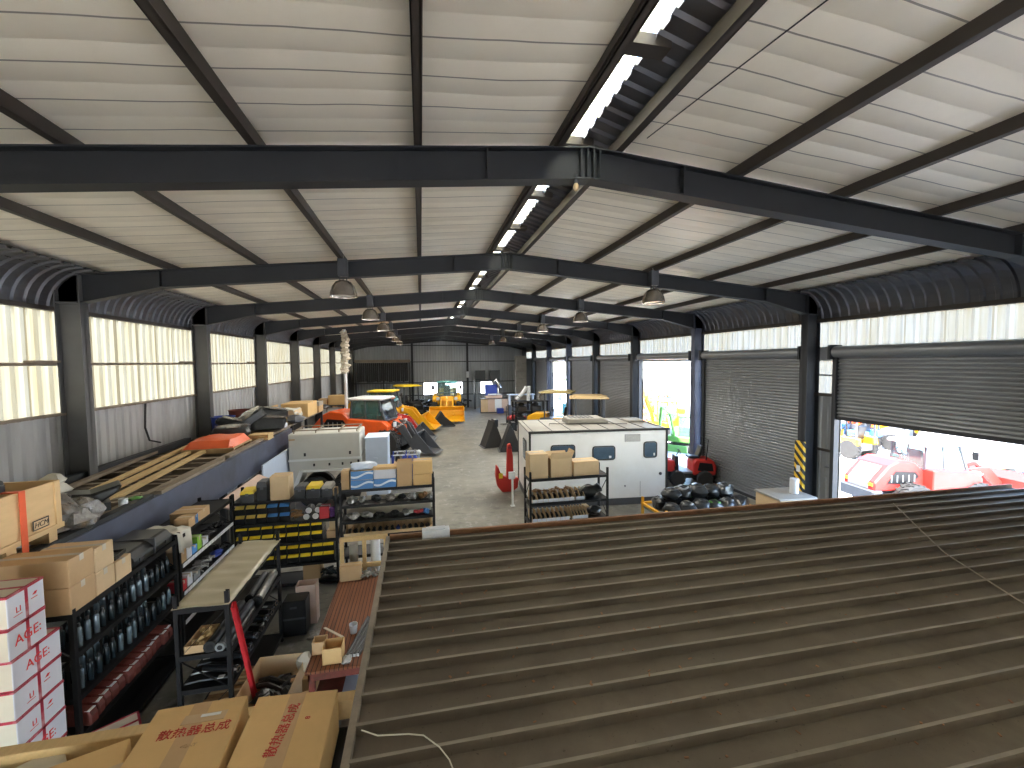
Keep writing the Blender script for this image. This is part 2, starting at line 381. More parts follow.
# ridge cap
pr = corr(YF, YE, .22, .035)
b = MB().ribbon([[(2.06, u, 7.50 + d) for u, d in pr], [(2.60, u, 7.34 + d) for u, d in pr]])
b.ribbon([[(2.06, u, 7.50 + d) for u, d in pr], [(2.045, u, 7.44 + d) for u, d in pr]])
struct('trim_ridge_cap', b, 'eave_sheet', 'ribbed metal cap over the ridge gap', solid=.006)
b = MB().box(1.60, 1.63, YF, YE, 7.25, 7.54)
b.box(2.43, 2.46, YF, YE, 7.22, 7.42)
y = YF + .6
while y < YE:
    b.box(1.63, 2.2, y, y + .16, 7.40, 7.50); y += 1.72
struct('trim_ridge_brackets', b, 'steel_purlin', 'dark brackets across the ridge vent')

struct('window_60', MB().box(1.63, 2.04, YF, YE, 7.535, 7.54), 'skylight', 'translucent skylight strip along the ridge')
# purlins: lipped C-sections running the length of the hall
PX = [-6.55, -4.94, -3.25, -1.6, .05, 1.69, 2.37, 4.08, 5.77, 7.46, 9.15, 10.65]
for k, x in enumerate(PX):
    z = rtop(x); s = -1 if x < XM else 1
    b = MB().box(x - .012, x + .012, YF, YE, z, z + .14)
    b.box(x, x + s * .075, YF, YE, z, z + .012).box(x + s * .063, x + s * .075, YF, YE, z, z + .03)
    b.box(x, x + s * .075, YF, YE, z + .13, z + .14)
    o = struct(f'trim_purlin_{k + 1}', b, 'steel_purlin', 'dark steel roof purlin')

# portal frames
def hcol(xi, xo, y, z1):
    s = 1 if xo > xi else -1
    b = MB().box(min(xi, xi + s * .022), max(xi, xi + s * .022), y - .11, y + .11, 0, z1)
    b.box(min(xo, xo - s * .022), max(xo, xo - s * .022), y - .11, y + .11, 0, z1)
    b.box(min(xi, xo), max(xi, xo), y - .012, y + .012, 0, z1)
    b.box(min(xi, xo) - .06, max(xi, xo) + .06, y - .16, y + .16, 0, .03)
    b.box(min(xi, xo), max(xi, xo), y - .11, y + .11, 5.90, 5.925)
    return b
def rafter(xc, y, side):
    # xc: column inner face, side -1 left, +1 right
    xo = xc + side * .42
    xs = [xo, xc, xc - side * 1.35, XM]
    bot = [5.93, 5.93, rtop(xs[2]) - .34, rtop(XM) - .36]
    top = [rtop(x) for x in xs]
    poly = [(x, z) for x, z in zip(xs, bot)] + [(x, z) for x, z in zip(xs[::-1], top[::-1])]
    b = MB().prism(poly, y - .012, y + .012)
    for i in range(3):
        for zz in (bot, top):
            b.add([(xs[i], y - .1, zz[i]), (xs[i + 1], y - .1, zz[i + 1]), (xs[i + 1], y + .1, zz[i + 1]), (xs[i], y + .1, zz[i]),
                   (xs[i], y - .1, zz[i] - .018), (xs[i + 1], y - .1, zz[i + 1] - .018), (xs[i + 1], y + .1, zz[i + 1] - .018), (xs[i], y + .1, zz[i] - .018)],
                  [(0, 1, 2, 3), (7, 6, 5, 4), (0, 4, 5, 1), (1, 5, 6, 2), (2, 6, 7, 3), (3, 7, 4, 0)])
    st = MB()
    for x in (xc - side * 1.35, XM + side * 1.25, XM + side * .04, XM + side * .12):
        zt = rtop(x); st.box(x - .008, x + .008, y - .095, y + .095, zt - .35, zt)
    return b, st
FR = [5 * n for n in range(1, 9)] + [43.9]
for n, y in enumerate(FR):
    r = sroot(f'trim_frame_{n + 1}', 'dark steel portal frame across the hall')
    for xi, xo, sd in ((-6.45, -6.87, -1), (10.53, 10.95, 1)):
        hcol(xi, xo, y, 6.45).build('column', 'steel_column_lit' if sd < 0 else 'steel_blue' if n in (2, 5, 6) else 'steel_dark', r)  # bluish right columns: lilac light falling on them put into the paint
        bb, st = rafter(xi, y, sd)
        bb.build('rafter', 'steel_dark', r); st.build('stiffener', 'steel_dark', r)

# left wall: metal below, fibreglass above
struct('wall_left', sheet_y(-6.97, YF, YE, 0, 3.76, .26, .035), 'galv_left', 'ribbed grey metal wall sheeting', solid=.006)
for n in range(-1, 9):
    y0, y1 = max(YF, 5 * n), min(YE, 5 * n + 5)
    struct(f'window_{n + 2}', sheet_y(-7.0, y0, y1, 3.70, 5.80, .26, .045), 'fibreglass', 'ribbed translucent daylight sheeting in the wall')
b = MB().box(-6.99, -6.84, YF, YE, 3.72, 3.765).box(-6.93, -6.88, YF, YE, 4.69, 4.75).box(-6.93, -6.87, YF, YE, 2.0, 2.06)
for n in range(1, 9): b.box(-6.93, -6.80, 5 * n - .75, 5 * n - .12, 4.75, 4.79)
struct('trim_girts_left', b, 'timber_grey', 'dusty girts along the wall')
# rounded eave sheets
def eave(x0, s, name):
    pr = []
    ys = corr(YF, YE, .25, .035, .66)
    rows = []
    for k in range(9):
        a = PI / 2 * k / 8
        # from the wall, curving up and inwards to the roof
        cx = x0 + s * .78; r = .78
        rows.append([(cx - s * (r - d) * math.cos(a), u, 5.76 + (r - d) * math.sin(a) * 1.02) for u, d in ys])
    return struct(name, MB().ribbon(rows), 'eave_sheet', 'ribbed curved metal eave sheeting', solid=.005, smooth=False)
eave(-6.99, 1, 'trim_eave_left'); eave(11.05, -1, 'trim_eave_right')
b = MB().box(-7.0, -6.86, YF, YE, 5.74, 5.82).box(10.9, 11.06, YF, YE, 5.68, 5.78)
struct('trim_eave_rails', b, 'steel_purlin', 'dark rail under the eave sheeting')

# right wall
DOORS = [(0, .6, 4.6, 0), (1, 5.2, 9.24, 3.06), (2, 10.25, 14.6, .02), (3, 15.35, 19.6, 4.6), (4, 20.45, 24.6, .02), (5, 25.5, 29.6, .02),
         (6, 30.45, 34.5, 4.6), (7, 35.4, 39.5, .02), (8, 40.4, 43.5, .02)]
gaps = []; prev = YF
for n, y0, y1, zb in DOORS:
    gaps.append((prev, y0)); prev = y1
gaps.append((prev, YE))
b = MB()
for y0, y1 in gaps:
    pr = corr(y0, y1, .2, .03)
    b.ribbon([[(10.98 + d, u, 0) for u, d in pr], [(10.98 + d, u, 3.68) for u, d in pr]])
b.box(10.97, 11.03, YF, YE, 4.62, 5.0)
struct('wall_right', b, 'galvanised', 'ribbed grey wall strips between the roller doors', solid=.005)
b = MB()
for y0, y1 in gaps: b.box(10.9, 11.0, y0, y1, 3.64, 3.72).box(10.93, 10.98, y0, y1, 2.1, 2.16).box(10.93, 10.98, y0, y1, 4.2, 4.24)
struct('trim_girts_right', b, 'steel_purlin', 'dark rails across the wall strips')
for k, (y0, y1) in enumerate(gaps):
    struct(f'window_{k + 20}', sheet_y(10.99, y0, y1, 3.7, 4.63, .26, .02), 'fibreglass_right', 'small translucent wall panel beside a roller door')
for n in range(-1, 9):
    y0, y1 = max(YF, 5 * n), min(YE, 5 * n + 5)
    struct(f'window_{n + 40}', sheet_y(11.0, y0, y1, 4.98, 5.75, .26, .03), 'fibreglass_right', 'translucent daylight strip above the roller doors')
for n, y0, y1, zb in DOORS:
    nm = {1: 'half raised grey roller door', 3: 'fully raised roller door', 6: 'fully raised roller door'}.get(n, 'closed grey roller door')
    r = sroot(f'door_{n + 1}', nm)
    b = MB(); zt = 4.74; N = int((zt - zb) / .092)
    prof = []
    for i in range(N + 1):
        z = zt - i * .092
        prof += [(-.012, z), (.022, z - .006), (.032, z - .030), (.028, z - .052), (.002, z - .066), (-.014, z - .072)]
    prof = [(d, max(zb, z)) for d, z in prof]
    if N > 2:
        b.ribbon([[(10.80 - d, y0, z) for d, z in prof], [(10.80 - d, y1, z) for d, z in prof]])
        c = b.build('curtain', 'roller', r)
        q = c.modifiers.new('thickness', 'SOLIDIFY'); q.thickness = .006
        MB().box(10.75, 10.85, y0, y1, zb - .005, zb + .09).build('bottom_bar', 'steel_dark', r)
    d = MB().lathe([(.15, 0), (.15, y1 - y0 - .02)], 20, 0, Matrix.Translation((10.72, y1 - .01, 4.85)) @ Matrix.Rotation(R(90), 4, 'X'))
    d.build('roller_drum', 'roller' , r, smooth=True)
    e = MB()
    for yy in (y0, y1):
        e.box(10.70, 10.86, yy - .05, yy + .05, 0, 4.75)
    e.build('guide_rail', 'steel_dark', r)
    e = MB()
    for yy in (y0 - .04, y1 + .04): e.box(10.55, 10.95, yy - .03, yy + .03, 4.66, 5.04)
    e.build('drum_bracket', 'steel_dark', r)

# back wall with low openings
b = MB(); HO = [(.25, 1.6), (2.45, 4.15), (6.1, 7.3)]; zl, zh = 1.42, 2.62
def bsheet(x0, x1, z0, z1f, depth=.035):
    pr = corr(x0, x1, .27, depth)
    b.ribbon([[(u, YE - d, z0) for u, d in pr], [(u, YE - d, z1f(u)) for u, d in pr]])
bsheet(-7.0, 11.1, 0, lambda u: zl); bsheet(-7.0, 11.1, zh, lambda u: rtop(u) + .16)
px = -7.0
for x0, x1 in HO + [(11.1, 11.1)]:
    if x0 - px > .2: bsheet(px, x0, zl, lambda u: zh)
    px = x1
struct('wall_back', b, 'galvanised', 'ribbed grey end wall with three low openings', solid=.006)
b = MB()
for z in (1.38, 2.66, 4.76, 6.42): b.box(-6.9, 11, YE - .16, YE - .06, z - .04, z + .04)
for x in (-.85, 4.7): b.box(x - .1, x + .1, YE - .3, YE - .06, 0, rtop(x))
struct('trim_posts_back', b, 'steel_dark', 'dark posts and rails on the end wall')
b = MB().box(-7.0, -5.6, YF - .05, YF, 0, 7.4).box(9.8, 11.1, YF - .05, YF, 0, 7.4).box(-5.6, 9.8, YF - .05, YF, 3.68, 7.4)  # opening made up to bring sky light in from behind
struct('wall_front', b, 'galvanised', 'wall behind the viewer with an unseen opening added for daylight')

struct('floor_upper_shade', MB().box(-6.9, 10.9, YF, .95, 2.82, 2.98), 'timber_grey', 'unseen upper floor under the viewer, added to shade the aisle')  # out of view; added to keep light off the aisle floor
# the office roof in the lower right corner
RX0, RX1, RY0, RY1 = -.44, 10.50, .5, 5.58
def rz_(x): return 2.40 - .010 * (x + .44)
prof = []
y = RY1
while y > RY0:
    prof += [(y, 0), (y - .172, 0), (y - .186, .046), (y - .208, .046), (y - .230, 0)]; y -= .247
b = MB().ribbon([[(x, u, rz_(x) + d + (U(-.003, .003) if 0 < i < 23 else 0)) for u, d in prof] for i, x in enumerate([RX0 + (RX1 - RX0) * k / 24 for k in range(25)])])
b.m = [1 if k % 5 == 2 else 0 for i in range(24) for k in range(len(prof) - 1)]  # rib tops take the painted highlight
struct('roof_office', b, ['roof_dust', 'roof_rib_lit'], 'dusty ribbed metal roof of the low office', solid=.004)
b = MB()
for k in range(24):
    x0 = RX0 + (RX1 - RX0) * k / 24; x1 = RX0 + (RX1 - RX0) * (k + 1) / 24
    b.add([(x0, RY1 - .005, rz_(x0) - .16), (x1, RY1 - .005, rz_(x1) - .16), (x1, RY1 + .035, rz_(x1) - .16), (x0, RY1 + .035, rz_(x0) - .16),
           (x0, RY1 - .005, rz_(x0) + .065), (x1, RY1 - .005, rz_(x1) + .065), (x1, RY1 + .035, rz_(x1) + .065), (x0, RY1 + .035, rz_(x0) + .065)],
          [(3, 2, 1, 0), (4, 5, 6, 7), (0, 1, 5, 4), (2, 3, 7, 6)])
struct('trim_roof_fascia', b, 'fascia_rust', 'rust-brown board along the edge of the office roof')
b = MB().box(RX0 - .045, RX0 + .005, RY0, RY1 + .03, 2.28, 2.445)
struct('trim_roof_flashing', b, 'flashing', 'dusty timber strip along the side of the office roof', bevel=.004)
struct('wall_office', MB().box(-.28, -.22, RY0, 5.35, 0, 2.33).box(-.22, 10.2, 5.29, 5.35, 0, 2.25), 'cream_paint', 'office wall under the low roof')
# litter on the roof
b = MB(); rnd = random.Random(3)
for k in range(260):
    x = rnd.uniform(-.2, 8) if k > 90 else rnd.uniform(-.2, 3.2); yy = rnd.uniform(1.2, 5.4); L = rnd.uniform(.005, .018); a = rnd.uniform(0, PI); w = rnd.uniform(.003, .008)
    b.box(-L, L, -w, w, 0, .005, 0, Matrix.Translation((x, yy, rz_(x) + (.045 if (RY1 - yy) % .247 > .155 and (RY1 - yy) % .247 < .232 else .004))) @ Matrix.Rotation(a, 4, 'Z'))
tag(b.build('leaf_litter', 'packet_red' if False else 'fascia_rust'), 'scattered bits of dry leaf and twig on the office roof', 'litter', kind='stuff')
zr = lambda x: rz_(x) + .050
tag(MB().tube([(7.3, 5.25, zr(7.3)), (6.6, 4.45, zr(6.6)), (5.97, 3.72, zr(6)), (5.7, 3.25, zr(5.7)), (5.47, 2.85, zr(5.5)), (5.1, 2.1, zr(5))], .006, 6).build('rope', 'flashing', smooth=True),
    'thin cord lying diagonally across the ribs at the far side of the office roof', 'cord')
tag(MB().tube([(-.40, 2.62, zr(0)), (-.30, 2.56, zr(0)), (-.12, 2.53, zr(0)), (-.03, 2.5, zr(0)), (.06, 2.40, zr(0)), (.11, 2.31, zr(0)), (.14, 2.2, zr(0))], .004, 6).build('string', 'cloth_white', smooth=True),
    'short pale string curling over the near corner of the office roof', 'cord')
tag(MB().box(-.03, .32, 5.46, 5.60, 2.405, 2.52).box(.02, .27, 5.48, 5.58, 2.52, 2.535).build('white_carton', 'white_carton', bevel=.006),
    'small white carton sitting on the far edge of the office roof', 'carton')
# ================================================================== CARTONS AND RACKS
def carton(label, loc, sx, sy, sz, rz=0, m='cardboard', group=None, tape='tape_tan', tape_ax='x', opened=False, cat='carton', name='carton', flaps=True):
    """a cardboard box standing on loc (centre of its base)"""
    t = thing(name, label, cat, loc, rz, group)
    hx, hy = sx / 2, sy / 2; k = min(sx, sy, sz) * .03
    if not opened:
        b = MB()
        # four sides bulge a little, top is two flaps meeting at a seam
        b.box(-hx, hx, -hy, hy, 0, sz)
        b.build('box_body', m, t, bevel=min(.008, k))
        e = MB(); w = min(.03, sx * .12, sy * .12)
        if tape_ax == 'x':
            e.box(-hx - .0015, hx + .0015, -w, w, sz - min(.07, sz * .3), sz + .0015)
        else:
            e.box(-w, w, -hy - .0015, hy + .0015, sz - min(.07, sz * .3), sz + .0015)
        e.build('tape', tape, t)
    else:
        th = .006; b = MB()
        b.box(-hx, hx, -hy, -hy + th, 0, sz).box(-hx, hx, hy - th, hy, 0, sz).box(-hx, -hx + th, -hy, hy, 0, sz).box(hx - th, hx, -hy, hy, 0, sz)
        b.box(-hx, hx, -hy, hy, 0, th)
        b.build('box_body', m, t)
        if flaps:
            for s, ax, a in ((-1, 'y', 22), (1, 'y', 55), (-1, 'x', 70), (1, 'x', 40)):
                L = (sy if ax == 'y' else sx) * .42; a = R(a)
                e = MB()
                if ax == 'y':
                    p = [(-hx, s * hy, sz), (hx, s * hy, sz), (hx * .97, s * (hy + L * math.sin(a) * .5), sz + L * math.cos(a)), (-hx * .97, s * (hy + L * math.sin(a) * .5), sz + L * math.cos(a))]
                else:
                    p = [(s * hx, -hy, sz), (s * hx, hy, sz), (s * (hx + L * math.sin(a) * .5), hy * .97, sz + L * math.cos(a)), (s * (hx + L * math.sin(a) * .5), -hy * .97, sz + L * math.cos(a))]
                e.add(p, [(0, 1, 2, 3)]); e.build('flap', m, t, solid=.004)
    return t

def rack(label, x0, x1, y0, y1, levels, htop, along='y', brace=True, shelf_mat='black_steel', group=None, lip=.05):
    """boltless steel rack; origin at the middle of its footprint"""
    cx, cy = (x0 + x1) / 2, (y0 + y1) / 2; hx, hy = (x1 - x0) / 2, (y1 - y0) / 2
    t = thing('storage_rack', label, 'rack', (cx, cy, 0), 0, group)
    p = .045
    for sx in (-1, 1):
        for sy in (-1, 1):
            b = MB(); X, Y = sx * (hx - p / 2), sy * (hy - p / 2)
            b.box(X - p / 2, X + p / 2, Y - sy * p / 2 - .002, Y - sy * p / 2 + .002, 0.002, htop)
            b.box(X - sx * p / 2 + sx * p - .002, X - sx * p / 2 + sx * p + .002, Y - p / 2, Y + p / 2, 0.002, htop)
            b.box(X - p / 2, X + p / 2, Y + sy * p / 2 - .002, Y + sy * p / 2 + .002, 0.002, htop)
            b.box(X - .03, X + .03, Y - .03, Y + .03, 0, .006)
            b.build('post', 'black_steel', t)
    for z in levels:
        b = MB().box(-hx + .01, hx - .01, -hy + .01, hy - .01, z - .012, z)
        b.box(-hx, hx, -hy, -hy + .02, z - lip, z + .008).box(-hx, hx, hy - .02, hy, z - lip, z + .008)
        b.box(-hx, -hx + .02, -hy, hy, z - lip, z + .008).box(hx - .02, hx, -hy, hy, z - lip, z + .008)
        b.build('shelf', shelf_mat, t)
    if brace:
        for s in (-1, 1):
            b = MB()
            zs = [.1] + [z - .03 for z in levels]
            for i in range(len(zs) - 1):
                if along == 'y': b.bar((-hx + .02, s * (hy - .004), zs[i] if i % 2 else zs[i + 1]), (hx - .02, s * (hy - .004), zs[i + 1] if i % 2 else zs[i]), .02, .006)
                else: b.bar((s * (hx - .004), -hy + .02, zs[i] if i % 2 else zs[i + 1]), (s * (hx - .004), hy - .02, zs[i + 1] if i % 2 else zs[i]), .02, .006)
            b.build('brace', 'black_steel', t)
    return t
def items(parts):                                          # [(mb, mats, name, smooth)] -> children
    pass
def simple(name, mb, mats, label, cat, group=None, loc=(0, 0, 0), rz=0, **k):
    o = mb.build(name, mats, None, loc=loc, rz=rz, **k)
    return tag(o, label, cat, group)

# ---------- rack with dark bottles, beside the white cartons
rack('tall black rack holding rows of dark bottles, nearest along the left aisle', -4.35, -3.75, 5.38, 7.40, [.12, .60, 1.03, 1.52, 1.98], 2.04)
protoB = thing('bottle', '', 'bottle', (0, 0, 0), 0, 'dark bottles on the aisle rack')
MB().lathe([(.030, 0), (.032, .008), (.032, .185), (.022, .21), (.014, .222)], 12).build('bottle_body', 'bottle_dark', protoB, smooth=True)
MB().lathe([(.016, .215), (.017, .219), (.017, .245), (.0135, .25)], 10).build('cap', 'black_plastic', protoB, smooth=True)
protoC = thing('bottle', '', 'bottle', (0, 0, 0), 0, 'bright bottles on the aisle rack')
MB().lathe([(.028, 0), (.03, .006), (.03, .20), (.024, .218), (.012, .23)], 12).build('bottle_body', 'bottle_metal', protoC, smooth=True)
MB().lathe([(.014, .226), (.015, .23), (.015, .262), (.011, .268)], 10).build('cap', 'black_plastic', protoC, smooth=True)
first = {0: True, 1: True}
for lev, (z, lname) in enumerate(((1.525, 'upper'), (1.035, 'middle'))):
    rows = (0, 1) if lev < 2 else (0,)
    for row in rows:
        for k in range(14 if row == 0 else 12):
            if lev == 2 and k > 6: continue
            yy = 5.56 + k * .132 + U(-.012, .012); xx = -3.83 - row * .17 + U(-.012, .012)
            kind = 1 if (k * 5 + lev * 3 + row) % 7 in (0, 3, 5) else 0
            lab = f'{"bright" if kind else "dark"} bottle, {ORD[k]} from the near post in the {"front" if row == 0 else "back"} row of the {lname} bottle shelf'
            P = protoC if kind else protoB
            if first[kind]: first[kind] = False; P.location = (xx, yy, z); P['label'] = lab
            else: dup(P, (xx, yy, z), U(0, 3), lab)
# dark red packets with white tags on the lowest shelf
for k in range(13):
    yy = 5.58 + k * .128
    t = thing('packet', f'dark red packet with a white tag, {ORD[k]} from the near post on the bottle rack', 'packet', (-3.84 + U(-.02, .02), yy, .605), U(-.1, .1), 'red packets low on the bottle rack')
    MB().prism([(-.16, 0), (.09, 0), (.09, .10), (.06, .17), (-.16, .2)], -.056, .056).build('packet_body', 'packet_red', t, bevel=.012)
    MB().box(.02, .075, -.05, .035, .165, .172).build('tag', 'label_white', t)
for k in range(6):
    yy = 5.72 + k * .13
    t = thing('packet', f'flat dark red packet standing behind the tagged ones, {ORD[k]} along the bottle rack', 'packet', (-4.12, yy + .1, .605), U(-.1, .1), 'red packets low on the bottle rack')
    MB().prism([(-.12, 0), (.10, 0), (.10, .22), (.06, .26), (-.12, .27)], -.055, .055).build('packet_body', 'packet_red', t, bevel=.012)
# cartons on top of it
carton('plain brown carton on the bottle rack, lower one beside the white cartons', (-4.13, 5.55, 1.99), .76, .36, .30, tape='tape_clear')
carton('plain brown carton on the bottle rack, upper one beside the white cartons', (-4.13, 5.55, 2.292), .76, .36, .30, tape='tape_clear')
carton('brown carton in the middle of the bottle rack top, lower of its stack', (-4.05, 5.895, 1.99), .60, .31, .27, tape='tape_clear', m='cardboard_pale')
carton('brown carton in the middle of the bottle rack top, upper of its stack', (-4.05, 5.895, 2.262), .60, .31, .29, tape='tape_clear', m='cardboard_pale')
carton('single low brown carton at the far end of the cartons on the bottle rack', (-4.02, 6.21, 1.99), .54, .29, .25, tape='tape_clear', m='cardboard_pale')
t = thing('plastic_tray', 'glossy black plastic tray lying on the low carton above the bottles', 'tray', (-4.02, 6.22, 2.245), .15)
MB().box(-.22, .22, -.13, .13, 0, .02).box(-.22, .22, -.13, -.12, .02, .05).box(-.22, .22, .12, .13, .02, .05).box(-.22, -.21, -.13, .13, .02, .05).box(.21, .22, -.13, .13, .02, .05).build('tray_body', 'black_bag', t)
t = thing('long_black_case', 'long glossy black case lying along the top of the bottle rack', 'case', (-4.02, 6.90, 1.99), 0)
MB().prism([(-.28, 0), (.24, 0), (.24, .10), (.16, .20), (-.28, .22)], -.46, .46).build('case_body', 'black_plastic', t, bevel=.02)
MB().box(-.29, .25, -.01, .01, 0.0, .225).build('rib', 'dark_gray', t)
for s in (-.3, .3): MB().box(.235, .25, s - .04, s + .04, .04, .085).build('latch', 'dark_gray', t)

# ---------- second rack along the aisle
rack('black rack of small parts cartons, behind the bottle rack on the same aisle', -4.35, -3.75, 7.45, 9.40, [.12, .60, 1.07, 1.52, 1.99], 2.06)
for z, nm in ((1.50, 'upper'), (1.05, 'middle'), (.58, 'lower')):
    b = MB()
    for k in range(16): b.box(-3.752, -3.742, 7.53 + k * .115, 7.53 + k * .115 + .105, z - .03, z + .03)
    simple('label_strip', b, 'label_white', f'white label strip along the {nm} shelf edge of the small parts rack', 'label strip')
lst = [(7.62, 1.52, .20, .18, .20, 'cardboard', 'brown carton'), (7.62, 1.722, .2, .17, .14, 'cardboard_pale', 'small pale brown carton'), (7.80, 1.52, .2, .15, .22, 'white_carton', 'white carton'), (7.97, 1.52, .2, .16, .13, 'blue_plastic', 'blue carton'),
       (8.13, 1.52, .2, .15, .23, 'green_lime', 'lime green carton'), (8.33, 1.52, .2, .20, .12, 'white_carton', 'flat white carton'),
       (7.60, 1.07, .2, .16, .16, 'red_plastic', 'red carton'), (7.78, 1.07, .2, .15, .19, 'white_carton', 'upright white carton'), (7.98, 1.07, .22, .2, .12, 'grey_mid', 'grey carton')]
for y, z, sx, sy, sz, m, nm in lst:
    carton(f'{nm} on the {"upper" if z > 1.6 or z == 1.52 else "middle"} shelf of the small parts rack' + (' on another carton' if z > 1.7 else ''), (-3.88, y, z), sx, sy, sz, m=m, tape='tape_clear')
def heap(name, label, cat, c, rad, mname, n=6, seed=1, r=(.03, .06), elong=1.6, group=None):
    """a small pile of loose parts that nobody could count"""
    rnd = random.Random(seed); b = MB()
    for k in range(n):
        x = c[0] + rnd.uniform(-1, 1) * rad[0]; y = c[1] + rnd.uniform(-1, 1) * rad[1]; rr = rnd.uniform(*r)
        z = c[2] + rr * .6 + rnd.uniform(0, 1) * rad[2]
        if rnd.random() < .5: b.blob((x, y, z), (rr, rr * elong, rr * .7), nz=.25, n=8, k=5, rz=rnd.uniform(0, 3), seed=seed * 50 + k)
        else:
            a = rnd.uniform(0, 6.3); L = rr * 2; b.tube([(x - L * math.cos(a), y - L * math.sin(a), z), (x + L * .2 * math.cos(a), y + L * .2 * math.sin(a), z + rr * .5), (x + L * math.cos(a), y + L * math.sin(a), z)], rr * .35, 7)
    o = b.build(name, mname, smooth=True); tag(o, label, cat, group, kind='stuff'); return o
heap('loose_parts', 'loose black parts filling the upper shelf of the small parts rack', 'parts', (-3.92, 8.85, 1.52), (.11, .4, .06), 'black_plastic', 22, 2)
heap('loose_parts', 'loose grey parts filling the middle shelf of the small parts rack', 'parts', (-3.9, 8.4, 1.08), (.11, .28, .05), 'parts_clear', 16, 3)
simple('blue_pouch', MB().blob((0, 0, .05), (.09, .14, .06), nz=.2), 'blue_deep', 'blue pouch on the middle shelf of the small parts rack', 'pouch', loc=(-3.86, 8.86, 1.07), smooth=True)
heap('loose_parts', 'loose black parts on the middle shelf beyond the blue pouch', 'parts', (-3.9, 9.2, 1.08), (.1, .12, .05), 'black_plastic', 9, 4)
heap('loose_parts', 'loose mixed parts on the lower shelf of the small parts rack', 'parts', (-3.9, 8.5, .61), (.12, .7, .06), 'parts_metal', 26, 5)
carton('wide shallow tan carton lying on top of the small parts rack', (-3.98, 8.30, 2.0), .42, .42, .17, m='cardboard', tape='tape_tan')
carton('small tan carton on top of the small parts rack, beside the white cloth', (-3.88, 7.93, 2.0), .22, .26, .16, m='cardboard')
carton('slim blue and white carton between the two tan cartons on the small parts rack', (-3.80, 8.05, 2.0), .06, .1, .15, m='blue_plastic', tape='label_white')
# white rag over the near corner
b = MB(); rows = []
for i in range(13):
    row = []
    for j in range(9):
        u, v = i / 12, j / 8
        x = -4.3 + .60 * u; y = 7.42 + .36 * v + .03 * math.sin(7 * u)
        z = 2.075 + .02 * math.sin(9 * u + 3 * v) * math.cos(8 * v) + .015 * math.sin(17 * u)
        if u > .8: x = -3.745 + .02 * math.sin(9 * v); z -= (u - .8) * 1.6
        row.append((x, y, z))
    rows.append(row)
simple('white_rag', b.ribbon(rows), 'cloth_white', 'crumpled white cloth draped over the near corner of the small parts rack', 'cloth', smooth=True, solid=.012)

# ---------- low rack with the cream sheet on top
rack('low black rack in the middle aisle with a cream sheet over its top', -2.98, -2.38, 5.72, 7.66, [.12, .70, 1.13, 1.72], 1.90)
b = MB(); rows = []
for i in range(33):
    v = i / 32; yy = 5.71 + 1.97 * v
    rows.append([(-2.995 + .63 * u, yy + .012 * math.sin(5 * u + i), 1.742 + .006 * math.sin(v * 46 + 1.5 * u) - .018 * abs(u - .5) ** 2 + .004 * math.sin(31 * v + 7 * u)) for u in [k / 8 for k in range(9)]])
simple('plastic_sheet', b.ribbon(rows), 'sheet_cream', 'creased cream plastic sheet covering the top of the low rack', 'sheet', smooth=True, solid=.01)
t = thing('open_tray', 'open cardboard tray of small parts under the cream sheet', 'tray', (-2.80, 5.98, 1.135), 0)
MB().box(-.11, .11, -.22, .22, 0, .006).box(-.11, .11, -.22, -.214, 0, .10).box(-.11, .11, .214, .22, 0, .1).box(-.11, -.104, -.22, .22, 0, .1).box(.104, .11, -.22, .22, 0, .1).build('tray_body', 'cardboard', t)
b = MB()
for k in range(12): b.blob((U(-.08, .08), U(-.18, .18), .07 + U(0, .04)), (.03, .04, .025), nz=.3, n=7, k=4, seed=k)
o = b.build('tray_contents', 'timber_pale', t, smooth=True); o['kind'] = 'stuff'
def rolltube(label, p, q, r, mname='black_plastic', end='grey_mid', name='steel_tube', cat='tube', group=None):
    p = Vector(p); q = Vector(q)
    t = thing(name, label, cat, p, 0, group); d = q - p
    MB().tube([(0, 0, 0), d], r, 14).build('tube_body', mname, t, smooth=True)
    u = d.normalized()
    MB().tube([-u * .006, u * .03], r * 1.12, 14).build('end_collar', end, t, smooth=True)
    MB().tube([-u * .008, -u * .004], r * .62, 12).build('bore', 'black_steel', t)
    return t
rolltube('fat black roll lying beside the cardboard tray under the cream sheet', (-2.62, 5.75, 1.20), (-2.62, 6.7, 1.20), .065, 'black_plastic', 'black_rubber', 'hose_roll', 'roll')
rolltube('grey steel tube lying second from the tray under the cream sheet', (-2.505, 5.74, 1.185), (-2.51, 6.75, 1.185), .05, 'dark_gray')
rolltube('thin black tube at the outer edge under the cream sheet', (-2.42, 5.78, 1.17), (-2.43, 6.6, 1.17), .032, 'black_plastic')
rolltube('long silver cylinder lying at the far end under the cream sheet', (-2.43, 6.75, 1.20), (-2.47, 7.6, 1.20), .062, 'parts_metal', 'black_steel')
rolltube('black cylinder beside the silver one at the far end under the cream sheet', (-2.57, 6.85, 1.195), (-2.60, 7.6, 1.195), .055, 'dark_gray', 'black_steel')
for k in range(11):
    yy = 5.80 + k * .155
    t = thing('push_rod', f'black steel rod with a white tag, {ORD[k]} from the near end of the low rack', 'rod', (-2.94, yy, .735 + .012 * (k % 3)), 0, 'rods on the low rack')
    MB().tube([(0, 0, 0), (.16, .02, .008), (.52, .03, .0)], .012, 8).lathe([(.02, -.01), (.026, 0), (.026, .02), (.02, .03)], 10, 0, Matrix.Translation((.5, .03, 0)) @ Matrix.Rotation(R(90), 4, 'Y')).build('rod_body', 'parts_metal' if k % 2 else 'dark_gray', t, smooth=True)
    MB().box(.36, .43, .0, .06, .014, .018).build('tag', 'label_white', t)
